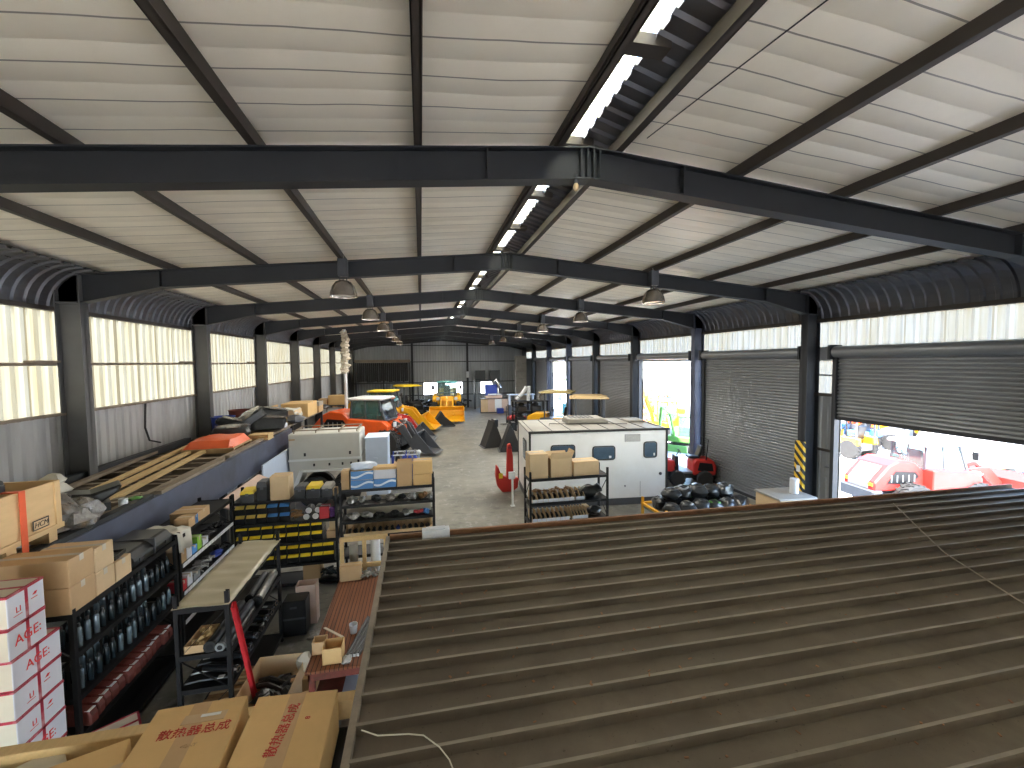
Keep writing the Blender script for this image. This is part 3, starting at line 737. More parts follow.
for k in range(8):
    yy = 5.86 + k * .21
    rolltube(f'black hydraulic cylinder pointing into the aisle, {ORD[k]} along the lower shelf of the low rack', (-2.36, yy, .80 + .03 * (k % 2)), (-2.8, yy + .12, .80), .038, 'black_plastic', 'chrome', 'hydraulic_cylinder', 'cylinder', 'cylinders on the low rack')
for k in range(5):
    carton(f'flattened rust-brown packet on the bottom shelf of the low rack, {ORD[k]} from the near end', (-2.66, 5.86 + k * .2, .125), .44, .17, .12 + .03 * (k % 2), rz=U(-.2, .2), m='parts_brown', tape='tape_tan', cat='packet', name='packet', group='brown packets low on the low rack')
# red perforated rack upright leaning by the low rack
t = thing('rack_upright', 'bright red perforated steel upright leaning against the low rack', 'upright', (0, 0, 0))
p0, p1 = Vector((-2.22, 6.02, .02)), Vector((-2.20, 5.36, 1.90))
b = MB().bar(p0, p1, .085, .005, up=(1, .2, 0)); d = (p1 - p0).normalized()
sx = d.cross(Vector((1, .2, 0))).normalized(); nn = sx.cross(d)
for s in (-1, 1): b.bar(p0 + sx * .043 * s + nn * .02, p1 + sx * .043 * s + nn * .02, .004, .04, up=(1, .2, 0))
b.build('upright_body', 'red_plastic', t)
b = MB(); n_ = 0
while n_ < 13:
    c0 = p0 + d * (.12 + n_ * .145)
    s = 1 if n_ % 2 else -1; b.bar(c0 + sx * .016 * s, c0 + sx * .016 * s + d * .055, .030, .018, up=(1, .2, 0))
    n_ += 1
b.build('slots', 'ink_black', t)
c0 = p0 + d * 1.72
MB().bar(c0, c0 + d * .05, .04, .009, up=(1, .2, 0)).build('sticker', 'label_white', t)

# ---------- rack of yellow and blue bins facing the viewer
rack('wide black rack full of black bins with yellow fronts, facing the viewer', -3.80, -1.80, 9.44, 9.98, [.10, .50, .96, 1.40, 1.87], 2.06, along='x')
def mkbin(mlid, w=.235, h=.19):
    t = thing('parts_bin', '', 'bin', (0, 0, 0), 0)
    MB().prism([(0, 0), (.36, 0), (.36, h - .01), (.03, h - .01), (-.02, h - .05)], -w / 2 + .004, w / 2 - .004, 'x' if False else 'y', 0,
               Matrix.Rotation(R(90), 4, 'Z')).build('bin_body', 'black_plastic', t, bevel=.006)
    MB().prism([(-.035, h - .055), (-.025, h - .06), (.05, h - .005), (.30, h - .005), (.30, h), (.03, h)], -w / 2 + .016, w / 2 - .016, 'y', 0,
               Matrix.Rotation(R(90), 4, 'Z')).build('lid', mlid, t, bevel=.003)
    return t
protos = {}
def bins(mlid, colour, z, xs, rowname, shelf, w=.235, h=.19):
    for k, x in enumerate(xs):
        lab = f'black {colour}-lidded bin, {ORD[k]} from left, {rowname} row of the {shelf} bin shelf'
        key = (mlid, w, h); loc = (x, 9.47, z)
        if key not in protos:
            protos[key] = mkbin(mlid, w, h); protos[key].location = loc; protos[key]['label'] = lab; protos[key]['group'] = f'{colour} lidded bins on the wide rack'
        else: dup(protos[key], loc, 0, lab, f'{colour} lidded bins on the wide rack')
xs7 = [-3.64 + .237 * k for k in range(7)]
for z, rn in ((1.41, 'lower'), (1.605, 'upper')):
    bins('yellow_dull', 'ochre yellow', z, [-3.66 + .2 * k for k in range(3)], rn, 'top', .196)
    bins('blue_plastic', 'blue', z, [-3.05 + .225 * k for k in range(2)], rn, 'top', .22)
for z, rn in ((.97, 'lower'), (1.165, 'upper')): bins('yellow_plastic', 'yellow', z, xs7, rn, 'middle')
for z, rn in ((.51, 'lower'), (.705, 'upper')): bins('yellow_plastic', 'yellow', z, xs7 + [-3.64 + .237 * 7 - .02], rn, 'bottom')
k = 0
for z in (1.47, 1.60):
    for x in (-2.42, -2.24):
        t = thing('oil_filter', f'pale oval filter end on the bin rack top shelf, {ORD[k]} of four', 'filter', (x + (.05 if z > 1.5 else 0), 9.50, z), 0, 'pale filters on the bin rack')
        Mx = Matrix.Rotation(R(90), 4, 'X')
        MB().lathe([(.07, -.22), (.078, -.21), (.078, -.005), (.07, 0)], 16, 0, Mx).build('filter_body', 'black_plastic', t, smooth=True)
        MB().lathe([(.066, -.002), (.06, .006), (.03, .012), (.012, .006)], 16, 0, Mx).build('end_disc', 'label_white', t, smooth=True)
        k += 1
heap('loose_parts', 'loose dark parts between the blue bins and the pale filters', 'parts', (-2.62, 9.55, 1.41), (.07, .06, .16), 'parts_brown', 10, 8)
carton('bright red carton on the top shelf of the bin rack', (-2.06, 9.57, 1.41), .19, .22, .25, m='red_plastic', tape='label_white')
simple('purple_bag', MB().blob((0, 0, .10), (.085, .1, .11), nz=.18, sq=.7), 'purple', 'purple bag beside the red carton on the bin rack', 'bag', loc=(-1.90, 9.57, 1.41), smooth=True)
carton('small brown carton at the right end of the middle bin shelf', (-1.93, 9.6, .97), .2, .24, .16, m='cardboard')
carton('small upright tan carton on the small brown carton of the middle bin shelf', (-1.92, 9.62, 1.132), .12, .2, .19, m='cardboard_pale')
def toolbox(label, x, w, h, d, mlid, y=9.62, rz=0):
    t = thing('tool_box', label, 'box', (x, y, 1.875), rz)
    MB().box(-w / 2, w / 2, -d / 2, d / 2, 0, h * .72).build('box_body', 'black_plastic', t, bevel=.008)
    MB().prism([(-w / 2 - .006, h * .72), (w / 2 + .006, h * .72), (w / 2 - .02, h), (-w / 2 + .02, h)], -d / 2 - .006, d / 2 + .006).build('lid', mlid, t, bevel=.006)
    MB().box(-.03, .03, -d / 2 - .012, -d / 2 - .004, h * .6, h * .78).build('latch', 'dark_gray', t)
toolbox('black toolbox with a yellow lid at the left end of the bin rack top', -3.52, .24, .24, .36, 'yellow_plastic', 9.60, .1)
toolbox('black and grey box between the yellow toolbox and the tall carton', -3.24, .20, .40, .30, 'dark_gray', 9.62)
carton('tall tan carton standing on top of the bin rack', (-2.90, 9.62, 1.875), .36, .34, .50, m='cardboard_pale')
toolbox('black box with a dark lid right of the tall carton on the bin rack', -2.52, .22, .26, .34, 'dark_gray', 9.62)
toolbox('black box with a yellow lid right of the tall carton on the bin rack', -2.26, .27, .26, .36, 'yellow_plastic', 9.62)
toolbox('black box with a grey lid near the right end of the bin rack top', -1.99, .21, .24, .36, 'roof_grey', 9.62)
carton('tiny tan carton at the right end of the bin rack top', (-1.86, 9.60, 1.875), .10, .2, .14, m='cardboard_pale')
# things under the bin rack
carton('brown carton on the floor shelf of the bin rack', (-2.36, 9.7, .105), .34, .36, .34, m='cardboard')
heap('loose_hoses', 'tangle of dark hoses and parts on the floor shelf of the bin rack', 'hoses', (-2.0, 9.6, .11), (.13, .1, .12), 'bottle_dark', 12, 12, (.05, .08))
# ---------- rack of loose parts right of the bins
rack('black rack of wrapped parts with blue cartons on top, right of the bin rack', -1.75, .24, 9.44, 9.98, [.10, .55, .97, 1.30, 1.64, 1.98], 2.14, along='x')
for z, nm in ((1.64, 'upper'), (1.30, 'middle')):
    simple('back_card', MB().box(-1.66, .16, 9.78, 9.79, z + .01, z + .24 if nm == 'middle' else z + .1), 'carton_cream', f'pale card liner behind the parts on the {nm} shelf of the wrapped parts rack', 'card')
wr = [(-1.52, .10, 'parts_clear', 'clear bag of metal parts'), (-1.28, .085, 'parts_clear', 'clear bag of small fittings'), (-1.02, .11, 'black_bag', 'black bag of parts'), (-.72, .10, 'parts_metal', 'bag of brassy metal parts'),
      (-.46, .09, 'black_bag', 'small black bag of parts'), (-.24, .11, 'parts_clear', 'bright clear bag of parts'), (-.02, .08, 'parts_brown', 'bag of brown parts'), (.14, .07, 'parts_clear', 'slim clear bag of parts')]
for k, (x, r, m, nm) in enumerate(wr):
    b = MB(); 
    for j in range(5): b.blob((U(-.05, .05), U(-.06, .06), r * .5 + U(0, .06)), (r * .65, r * .7, r * .6), nz=.3, n=9, k=6, seed=k * 7 + j)
    simple('parts_bag', b, m, f'{nm}, {ORD[k]} from left, upper shelf of the wrapped parts rack', 'bag', 'bags on the wrapped parts rack', loc=(x, 9.60, 1.645), smooth=True)
wr = [(-1.5, .12, 'parts_clear', 'wide clear bag of parts'), (-1.22, .11, 'parts_clear', 'flat clear bag of parts'), (-.95, .08, 'black_plastic', 'black plastic part'), (-.66, .10, 'black_plastic', 'dark wrapped part'), (-.36, .09, 'parts_clear', 'upright clear bag'),
      (-.12, .07, 'red_plastic', 'small red packet'), (.06, .07, 'blue_plastic', 'small blue packet')]
for k, (x, r, m, nm) in enumerate(wr):
    b = MB()
    for j in range(5): b.blob((U(-.08, .08), U(-.06, .06), r * .45 + U(0, .05)), (r * .75, r * .6, r * .5), nz=.3, n=9, k=6, seed=k * 9 + j + 90)
    simple('parts_bag', b, m, f'{nm}, {ORD[k]} from left, middle shelf of the wrapped parts rack', 'bag', 'bags on the wrapped parts rack', loc=(x, 9.58, 1.305), smooth=True)
t = thing('divided_tray', 'long cardboard tray with dividers on the lower shelf of the wrapped parts rack', 'tray', (-.75, 9.6, .975))
MB().box(-.93, .93, -.15, -.142, 0, .07).box(-.93, .93, .14, .148, 0, .2).box(-.93, .93, -.15, .148, 0, .005).build('tray_body', 'cardboard_pale', t)
for k in range(15):
    x = -.9 + k * .127; MB().prism([(-.14, 0), (.14, 0), (.14, .17), (.02, .17), (-.14, .08)], x - .003, x + .003, 'x').build('divider', 'cardboard', t)
for k in range(14):
    x = -1.58 + k * .127
    b = MB().blob((0, 0, .055), (.045, .09, .055), nz=.3, n=8, k=5, seed=k + 300).tube([(0, -.1, .05), (0, .05, .1)], .014, 7)
    simple('loose_part', b, 'blue_deep' if k == 8 else 'black_plastic', f'{"blue" if k == 8 else "black"} part in the divided tray of the wrapped parts rack, {ORD[k]} from the left', 'part', 'parts in the divided tray', loc=(x, 9.58, .982), smooth=True)
def printed(label, loc, sx, sy, sz, m='blue_print', top='cardboard_pale', group=None):
    t = thing('carton', label, 'carton', loc, 0, group); hx, hy = sx / 2, sy / 2
    MB().box(-hx, hx, -hy, hy, 0, sz).build('box_body', m, t, bevel=.005)
    MB().box(-hx + .004, hx - .004, -hy + .004, hy - .004, sz, sz + .004).build('lid', top, t)
carton('small brown carton, lower of two at the left end above the wrapped parts', (-1.63, 9.62, 1.985), .17, .26, .21, m='cardboard')
carton('small brown carton, upper of two at the left end above the wrapped parts', (-1.63, 9.62, 2.197), .16, .25, .19, m='cardboard')
printed('blue printed carton, lower left of the four on the wrapped parts rack', (-1.285, 9.62, 1.985), .46, .30, .195, group=None)
printed('blue printed carton, upper left of the four on the wrapped parts rack', (-1.285, 9.62, 2.186), .45, .30, .19)
printed('blue printed carton, lower right of the four on the wrapped parts rack', (-.815, 9.62, 1.985), .46, .30, .195)
printed('white and grey carton, upper right of the four on the wrapped parts rack', (-.815, 9.62, 2.186), .46, .30, .19, m='white_carton')
simple('lid_board', MB().box(-.26, .26, -.14, .14, 0, .05), 'cardboard_gold', 'flat tan carton lying on the white one of the wrapped parts rack', 'carton', loc=(-.80, 9.62, 2.381), bevel=.005)
simple('plastic_wrap', MB().blob((0, 0, .07), (.26, .14, .075), nz=.2, sq=.6, seed=5), 'blue_white', 'crumpled pale blue wrapping on the blue cartons', 'wrapping', loc=(-1.28, 9.64, 2.381), smooth=True)
carton('open tan carton on the wrapped parts rack, beside the printed cartons', (-.40, 9.62, 1.985), .32, .30, .46, m='cardboard', opened=True)
carton('tan carton, lower of two at the right end above the wrapped parts', (-.02, 9.62, 1.985), .40, .32, .24, m='cardboard_gold', tape='tape_clear')
carton('tan carton, upper of two at the right end above the wrapped parts', (-.01, 9.62, 2.228), .42, .32, .29, m='cardboard_gold', tape='tape_clear')

# ---------- separate rack in front of the white cabin
rack('black rack with three tan cartons on top, in front of the white cabin', 2.40, 4.36, 9.40, 9.96, [.12, .50, .90, 1.36, 1.94], 2.12, along='x')
carton('tall tan carton at the left end of the rack before the white cabin', (2.64, 9.66, 1.945), .44, .42, .58, m='cardboard_pale', tape='tape_clear')
carton('open tan carton in the middle of the rack before the white cabin', (3.19, 9.66, 1.945), .52, .40, .44, m='cardboard_pale', opened=True)
carton('low wide tan carton at the right end of the rack before the white cabin', (3.82, 9.66, 1.945), .64, .40, .34, m='cardboard_pale', tape='tape_clear')
def slots(label, x0, x1, z, n, gname, mcard='cardboard_pale'):
    t = thing('slotted_tray', label, 'tray', ((x0 + x1) / 2, 9.66, z)); h = (x1 - x0) / 2
    MB().box(-h, h, -.2, .2, 0, .006).box(-h, h, -.2, -.194, 0, .085).box(-h, h, .19, .2, 0, .19).build('tray_body', 'white_carton', t)
    for k in range(n + 1):
        x = -h + .01 + k * (2 * h - .02) / n
        MB().prism([(-.2, 0), (.19, 0), (.19, .22), (0, .22), (-.2, .1)], x - .006, x + .006, 'x').build('divider', mcard, t)
    b = MB()
    for k in range(n):
        x = -h + .01 + (k + .5) * (2 * h - .02) / n
        b.blob((x, 0, .07), (h / n * .75, .16, .08), nz=.15, n=8, k=5, seed=k + 40)
    o = b.build('black_parts', 'black_plastic', t, smooth=True); o['kind'] = 'stuff'
slots('white tray of black parts between tan cards, upper shelf before the white cabin', 2.47, 3.52, 1.365, 8, 'u')
slots('short tray of black parts at the middle of the upper shelf before the cabin', 3.54, 3.78, 1.365, 2, 'u')
slots('white tray of black parts between tan cards, lower shelf before the white cabin', 2.47, 3.40, .905, 8, 'l')
slots('second tray of tan cards beside the first on the lower shelf before the cabin', 3.46, 3.86, .905, 5, 'l')
heap('loose_parts', 'loose black and brown parts heaped on the upper trays before the white cabin', 'parts', (3.0, 9.72, 1.53), (.45, .1, .05), 'parts_brown', 16, 21, (.03, .05))
simple('black_sack', MB().blob((0, 0, .14), (.30, .18, .15), nz=.2, seed=8).blob((.2, .0, .2), (.12, .12, .1), nz=.25, seed=9), 'black_bag', 'black sack at the right end of the upper shelf before the white cabin', 'sack', loc=(3.98, 9.68, 1.365), smooth=True)
simple('black_sack', MB().blob((0, 0, .10), (.17, .16, .11), nz=.25, seed=18), 'black_bag', 'small black sack at the right end of the lower shelf before the white cabin', 'sack', loc=(4.1, 9.68, .905), smooth=True)
carton('tan carton beside the small black sack on the lower shelf before the cabin', (3.92, 9.80, .905), .14, .22, .2, m='cardboard_pale')
heap('loose_parts', 'pale loose parts on the bottom shelf before the white cabin', 'parts', (3.1, 9.66, .51), (.5, .14, .04), 'cloth_white', 18, 22, (.04, .06))
t = thing('wooden_crate', 'low grey wooden crate on the floor beside the rack before the cabin', 'crate', (5.05, 9.95, 0))
MB().box(-.5, .5, -.3, .3, .10, .13).build('base', 'timber_grey', t)
for s in (-.29, .29):
    for z in (.16, .30, .44): MB().box(-.5, .5, s - .012, s + .012, z, z + .11).build('slat', 'timber_grey', t)
for s in (-.49, .49): MB().box(s - .012, s + .012, -.3, .3, .13, .55).build('end_panel', 'timber_grey', t)
for s in (-.4, 0, .4): MB().box(s - .05, s + .05, -.3, .3, 0, .10).build('skid', 'timber_grey', t)

# ---------- bench along the office wall
t = thing('workbench', 'long brown slatted workbench along the office wall', 'workbench', (-1.0, 6.85, 0))
MB().box(-.51, .50, -1.27, 1.27, .765, .80).build('bench_top', 'bench_slats', t, bevel=.004)
MB().box(-.48, .47, -1.24, -1.21, .66, .765).box(-.48, -.45, -1.24, 1.24, .66, .765).box(.44, .47, -1.24, 1.24, .66, .765).box(-.48, .47, 1.21, 1.24, .66, .765).build('apron', 'packet_red', t)
for sx in (-.44, .43):
    for sy in (-1.2, 0, 1.2): MB().box(sx - .035, sx + .035, sy - .035, sy + .035, 0, .66).build('leg', 'packet_red', t)
MB().box(-.45, .44, -1.2, 1.2, .30, .33).build('lower_shelf', 'packet_red', t)
simple('pale_boards', MB().box(-.2, .25, -.3, .3, 0, .04).box(-.1, .28, -.35, .25, .041, .07), 'blue_white', 'pale boards stored on the lower shelf of the brown bench', 'board', loc=(-.9, 5.98, .331))
t = thing('window_frame_offcut', 'yellowish wooden frame crate standing on the far end of the brown bench', 'frame', (-1.12, 8.30, 0))
for x in (-.40, .0, .39): MB().box(x - .035, x + .035, -.02, .02, .30, 1.42).build('stile', 'timber_pale', t)
for z in (.36, .86, 1.38): MB().box(-.43, .43, -.024, .024, z - .04, z + .04).build('rail', 'timber_pale', t)
for z in (.2,): MB().box(-.43, .43, .0, .5, 0, .30).build('base', 'timber_pale', t)
rolltube('pale paper roll standing inside the wooden frame at its right', (-.93, 8.42, .31), (-.93, 8.42, 1.30), .09, 'label_white', 'grey_mid', 'paper_roll', 'roll')
rolltube('dull grey roll standing inside the wooden frame at its left', (-1.33, 8.42, .31), (-1.33, 8.42, 1.26), .08, 'roof_grey', 'grey_mid', 'paper_roll', 'roll')
carton('tan carton leaning by the wooden frame on the far end of the bench', (-1.31, 7.92, .802), .36, .16, .27, m='cardboard', tape='tape_tan', rz=.05)
heap('loose_fittings', 'loose metal fittings between the tan carton and the office wall', 'fittings', (-.95, 7.95, .80), (.18, .08, .04), 'parts_metal', 12, 31, (.03, .05))
carton('small open carton on the near end of the brown bench', (-1.20, 5.78, .802), .24, .22, .21, m='cardboard_gold', opened=True, flaps=False)
carton('smaller open carton behind the open carton on the brown bench', (-1.41, 5.98, .802), .17, .16, .17, m='cardboard', opened=True, flaps=False)
simple('paper_strip', MB().bar((-1.46, 6.48, .82), (-1.10, 5.86, 1.03), .035, .008), 'carton_cream', 'long pale stick resting on the open cartons of the bench', 'stick')
simple('white_cup', MB().lathe([(.045, 0), (.06, .13), (.055, .13), (.04, .012)], 14), 'label_white', 'white plastic cup lying on the brown bench beside the black mouldings', 'cup', loc=(-1.03, 6.30, .80), smooth=True)
for k in range(4):
    a = .16 * k
    t = thing('black_moulding', f'long black rubber moulding lying on the bench, {ORD[k]} of four from the left', 'moulding', (-1.03 + .045 * k, 5.76, .801), -.20 - .02 * k, 'black mouldings on the bench')
    MB().prism([(-.022, 0), (.022, 0), (.028, .03), (0, .055), (-.028, .03)], 0, .85).build('strip', 'black_plastic', t, bevel=.004)
    MB().box(-.016, .016, -.012, .04, .004, .04).build('clip', 'label_white', t)
simple('white_plug', MB().blob((0, 0, .035), (.06, .08, .035), nz=.3, seed=77), 'parts_clear', 'crumpled clear bag at the near end of the black mouldings', 'bag', loc=(-1.03, 5.67, .80), smooth=True)

# ---------- cartons on the floor before the bench
carton('large open carton on the floor between the low rack and the bench', (-1.98, 5.82, 0), .62, .95, .62, rz=-.05, m='cardboard_pale', opened=True, flaps=False)
carton('brown carton with red print on the floor by the near end of the bench', (-1.62, 5.45, 0), .50, .40, .50, rz=.25, m='cardboard', tape='tape_red')
heap('carton_shade', 'dark lumps added to shade the inside of the large open floor carton', 'parts', (-1.98, 5.82, .28), (.2, .34, .06), 'black_bag', 18, 91, (.07, .10))  # added only to darken the carton's inside, as shade would
simple('foam_bag', MB().blob((0, 0, .13), (.10, .12, .13), nz=.15, seed=4), 'cloth_white', 'white foam bag standing between the two floor cartons', 'bag', loc=(-1.66, 6.18, .42), smooth=True)
carton('small tan carton on the floor under the white foam bag', (-1.66, 6.18, 0), .3, .34, .42, m='cardboard')
t = thing('black_cabinet', 'tall black case standing at the far end of the low rack', 'case', (-2.22, 7.86, 0))
MB().box(-.19, .19, -.16, .16, 0, .62).build('case_body', 'black_plastic', t, bevel=.02)
MB().box(-.19, .19, -.168, -.16, .30, .33).build('seam', 'dark_gray', t); MB().box(-.05, .05, -.18, -.16, .5, .53).build('handle', 'dark_gray', t)
carton('pinkish carton standing behind the black case', (-2.10, 8.14, 0), .34, .22, .72, m='pink_tan', opened=True, flaps=False)
simple('plastic_scrap', MB().blob((0, 0, .04), (.16, .13, .045), nz=.35, seed=6), 'parts_clear', 'crumpled clear plastic lying on the floor beside the black case', 'plastic', loc=(-1.82, 7.65, 0), smooth=True)

# ---------- stack of white cartons with red tape
def white_box(label, loc, sx, sy, sz, txt, rz=0, end=False):
    t = thing('white_carton', label, 'carton', loc, rz, 'white cartons with red tape'); hx, hy = sx / 2, sy / 2
    b = MB().box(-hx, hx, -hy, hy, 0, sz, 0)
    b.m = [1, 1, 1, 0, 1, 1]  # light put into colour: bluish door light on one face, cream elsewhere
    b.build('box_body', ['white_carton', 'carton_cream'], t, bevel=.006)
    e = MB().box(hx, hx + .0025, -.016, .016, 0, sz).box(-hx, hx, -.016, .016, sz, sz + .002)
    for za, zb in ((sz - .020, sz - .001), (.001, .010)):
        e.box(hx, hx + .0025, -hy, hy, za, zb).box(-hx, hx, -hy - .0025, -hy, za, zb)
    e.box(-hx, hx, -hy, -hy + .02, sz, sz + .002).box(-hx, hx, hy - .02, hy, sz, sz + .002).box(hx - .02, hx, -hy, hy, sz, sz + .002)
    e.build('red_tape', 'tape_red', t)
    z = sz * .5
    if txt == 'LI':
        letters('LI', sz * .26, 'ink_red_light', t, frame_M((hx + .003, -.09, z - .02), (0, 1, 0), (0, 0, 1)))
        MB().box(hx, hx + .0025, -.14, -.05, z - sz * .24, z - sz * .225).box(hx, hx + .0025, .05, .12, z + .0, z + .006).build('underline', 'ink_red_light', t)
        MB().add([(hx + .003, .06, z + .035), (hx + .003, .10, z + .03), (hx + .003, .12, z + .055), (hx + .003, .09, z + .06)], [(0, 1, 2, 3)]).build('red_mark', 'ink_red_light', t)
    else:
        letters('AGE:', sz * .44, 'ink_red_light', t, frame_M((hx + .003, .0, z), (0, 1, 0), (0, 0, 1)))
    for k in range(5):
        pass
    letters('- ' * 6, .05, 'ink_red_light', t, frame_M((-.02, -hy - .003, sz - .028), (1, 0, 0), (0, 0, 1)), name='red_print')
X0 = -3.955; z = 0.0; bh = .281
ords = ['lowest', 'second lowest', 'third lowest', 'fourth from the bottom', 'fifth from the bottom', 'sixth from the bottom', 'seventh from the bottom']
seq = ['LI', 'AGE', 'LI', 'AGE', 'LI', 'LI', 'AGE']
for k in range(7):
    white_box(f'white red-taped carton in the tall stack by the bottle rack, {ords[k]}', (X0, 4.885 + U(-.008, .008), z), .50, .53, bh, seq[k]); z += bh + .004
for k, tx in enumerate(('AGE', 'LI')):
    white_box('white red-taped carton on top of the stack at the left edge' if k else 'white red-taped carton second from the top of the stack at the left edge', (X0 + .0, 4.80, z), .50, .40, .30, tx, rz=.02 * k); z += .304
white_box('single white red-taped carton low in the aisle beside the tall white stack', (-3.42, 5.40, .36), .40, .34, .24, 'LI', rz=.6)
carton('brown carton on the floor under the single white carton', (-3.42, 5.40, 0), .38, .32, .355, m='cardboard')

# ---------- foreground rack with two big cartons
rack('rack below the viewer carrying the two big printed cartons', -2.75, -.56, 2.30, 3.36, [.3, 1.1, 1.86], 1.87, along='x')
def big_box(label, corners, ztop, h, rot_text):
    """corners: four plan corners, near-left, near-right, far-right, far-left"""
    c = [sum(p[i] for p in corners) / 4 for i in (0, 1)]
    t = thing('big_carton', label, 'carton', (c[0], c[1], ztop - h), 0)
    q = [(p[0] - c[0], p[1] - c[1]) for p in corners]
    MB().prism(q, 0, h - .012, 'z').build('box_body', 'cardboard_gold', t, bevel=.008)
    # top flaps meeting in the middle
    def lerp(a, b_, f_): return (a[0] + (b_[0] - a[0]) * f_, a[1] + (b_[1] - a[1]) * f_)
    l, r, fr, fl = q
    for a0, a1 in ((0, .497), (.503, 1)):
        P = [lerp(l, r, a0), lerp(l, r, a1), lerp(fl, fr, a1), lerp(fl, fr, a0)]
        MB().prism(P, h - .012, h, 'z').build('flap', 'cardboard_gold', t, bevel=.002)
    P = [lerp(l, r, .40), lerp(l, r, .60), lerp(fl, fr, .60), lerp(fl, fr, .40)]
    MB().prism([lerp(P[0], P[3], 0), lerp(P[1], P[2], 0), lerp(P[1], P[2], 1), lerp(P[0], P[3], 1)], h, h + .0012, 'z').build('tape', 'cardboard', t)
    return t, q, h
tL, qL, h = big_box('big tan carton with red characters across its width, beside its twin', [(-1.83, 2.45), (-1.245, 2.45), (-1.32, 3.42), (-1.90, 3.41)], 2.20, .33, 0)
letters('散热器总成', .088, 'ink_red', tL, frame_M((.02, .22, h + .003), (1, .015, 0), (-.06, 1, 0)))
letters('4QNY', .035, 'cardboard', tL, frame_M((.04, .10, h + .003), (1, .015, 0), (-.06, 1, 0)), name='faint_print')
MB().box(.005, .13, .335, .36, h, h + .003).build('label', 'label_white', tL)
MB().box(-.10, .17, .29, .37, h - .001, h + .002).build('tape_patch', 'tape_tan', tL)
tR, qR, h = big_box('big tan carton with red characters running lengthwise, next to the office roof', [(-1.215, 2.32), (-.66, 2.32), (-.67, 3.33), (-1.235, 3.38)], 2.20, .33, 1)
letters('散热器总成', .086, 'ink_red', tR, frame_M((-.02, .20, h + .003), (.12, 1, 0), (-1, .12, 0)))
letters('8', .05, 'ink_red', tR, frame_M((.12, .26, h + .003), (.12, 1, 0), (-1, .12, 0)), name='faint_print')
simple('timber_beam', MB().box(-3.0, -.52, -.05, .05, 0, .16), 'timber_pale', 'long pale timber lying behind the two big cartons', 'timber', loc=(0, 3.47, 1.875), bevel=.006)
t = thing('bench_trestle', 'post below the long pale timber behind the big cartons', 'post', (-2.5, 3.47, 0)); MB().box(-.05, .05, -.05, .05, 0, 1.873).build('post_body', 'timber_grey', t); MB().box(-.12, .12, -.12, .12, 0, .03).build('base', 'timber_grey', t)
t = dup(t, (-.62, 3.47, 0), 0, 'post below the right end of the long pale timber by the office roof')
carton('plain tan carton at the bottom edge between the white stack and the big cartons', (-2.16, 3.05, 1.87), .42, .5, .20, rz=.35, m='cardboard_gold')
for k in range(4):
    simple('flat_carton', MB().box(-.30, .30, -.22, .22, 0, .018).box(-.28, .3, -.2, .22, .018, .026), 'carton_cream', f'flattened cream carton in the pile at the lower left corner, {ORD[k]} from the bottom', 'carton', 'flattened cartons at the lower left corner', loc=(-2.68 + .01 * k, 3.12 + .012 * k, 1.872 + .028 * k), rz=.5 + .06 * k, bevel=.004)
# ================================================================== MEZZANINE ALONG THE LEFT WALL
MZ = 2.42
t = thing('mezzanine', 'low timber-joisted steel mezzanine along the left wall', 'mezzanine', (-5.6, 9.4, 0))
MB().box(1.13, 1.16, -5.6, 6.6, 1.74, MZ).box(1.05, 1.16, -5.6, 6.6, MZ, MZ + .02).box(1.05, 1.16, -5.6, 6.6, 1.72, 1.74).build('fascia', 'steel_blue', t)
MB().box(-1.25, -1.2, -5.6, 6.6, 2.1, MZ).build('wall_channel', 'steel_dark', t)
for k in range(21):
    y = -5.4 + k * .59
    MB().box(-1.2, 1.13, y - .03, y + .03, MZ - .16, MZ - .01).build('joist', 'timber_grey', t)
for yy in (-5.5, -2, 1.5, 6.4):
    MB().box(1.0, 1.12, yy - .06, yy + .06, 0, 1.9).build('post', 'steel_dark', t)
MB().box(.86, .98, -5.5, 6.5, MZ, MZ + .06).build('bearer', 'timber_grey', t)
simple('timber_rail', MB().box(-.06, .06, -5.4, -1.2, 0, .07), 'steel_dark', 'dark steel rail lying on the mezzanine edge under the plywood crate', 'rail', loc=(-4.52, 9.4, MZ + .022))
for k, (y0, y1) in enumerate(((-1.0, 1.6), (1.9, 5.6))):
    simple('timber_rail', MB().box(-.05, .05, y0, y1, 0, .06), 'timber_grey', ('grey timber rail along the mezzanine edge beside the plastic wrapped bundle', 'grey timber rail along the mezzanine edge beside the orange cover')[k], 'rail', loc=(-4.52 - .02 * k, 9.4, MZ + .022), rz=.02)
# decking boards here and there
for k, (y, w) in enumerate(((7.35, .3), (8.0, .22), (9.5, .12), (10.4, .10), (11.4, .12), (13.9, .5), (14.7, .6))):
    simple('deck_board', MB().box(-1.1, .95, -w / 2, w / 2, 0, .03), 'timber_grey', f'grey board across the mezzanine joists, {ORD[k]} from the plywood crate', 'board', 'boards across the mezzanine', loc=(-5.65, y, MZ - .008))
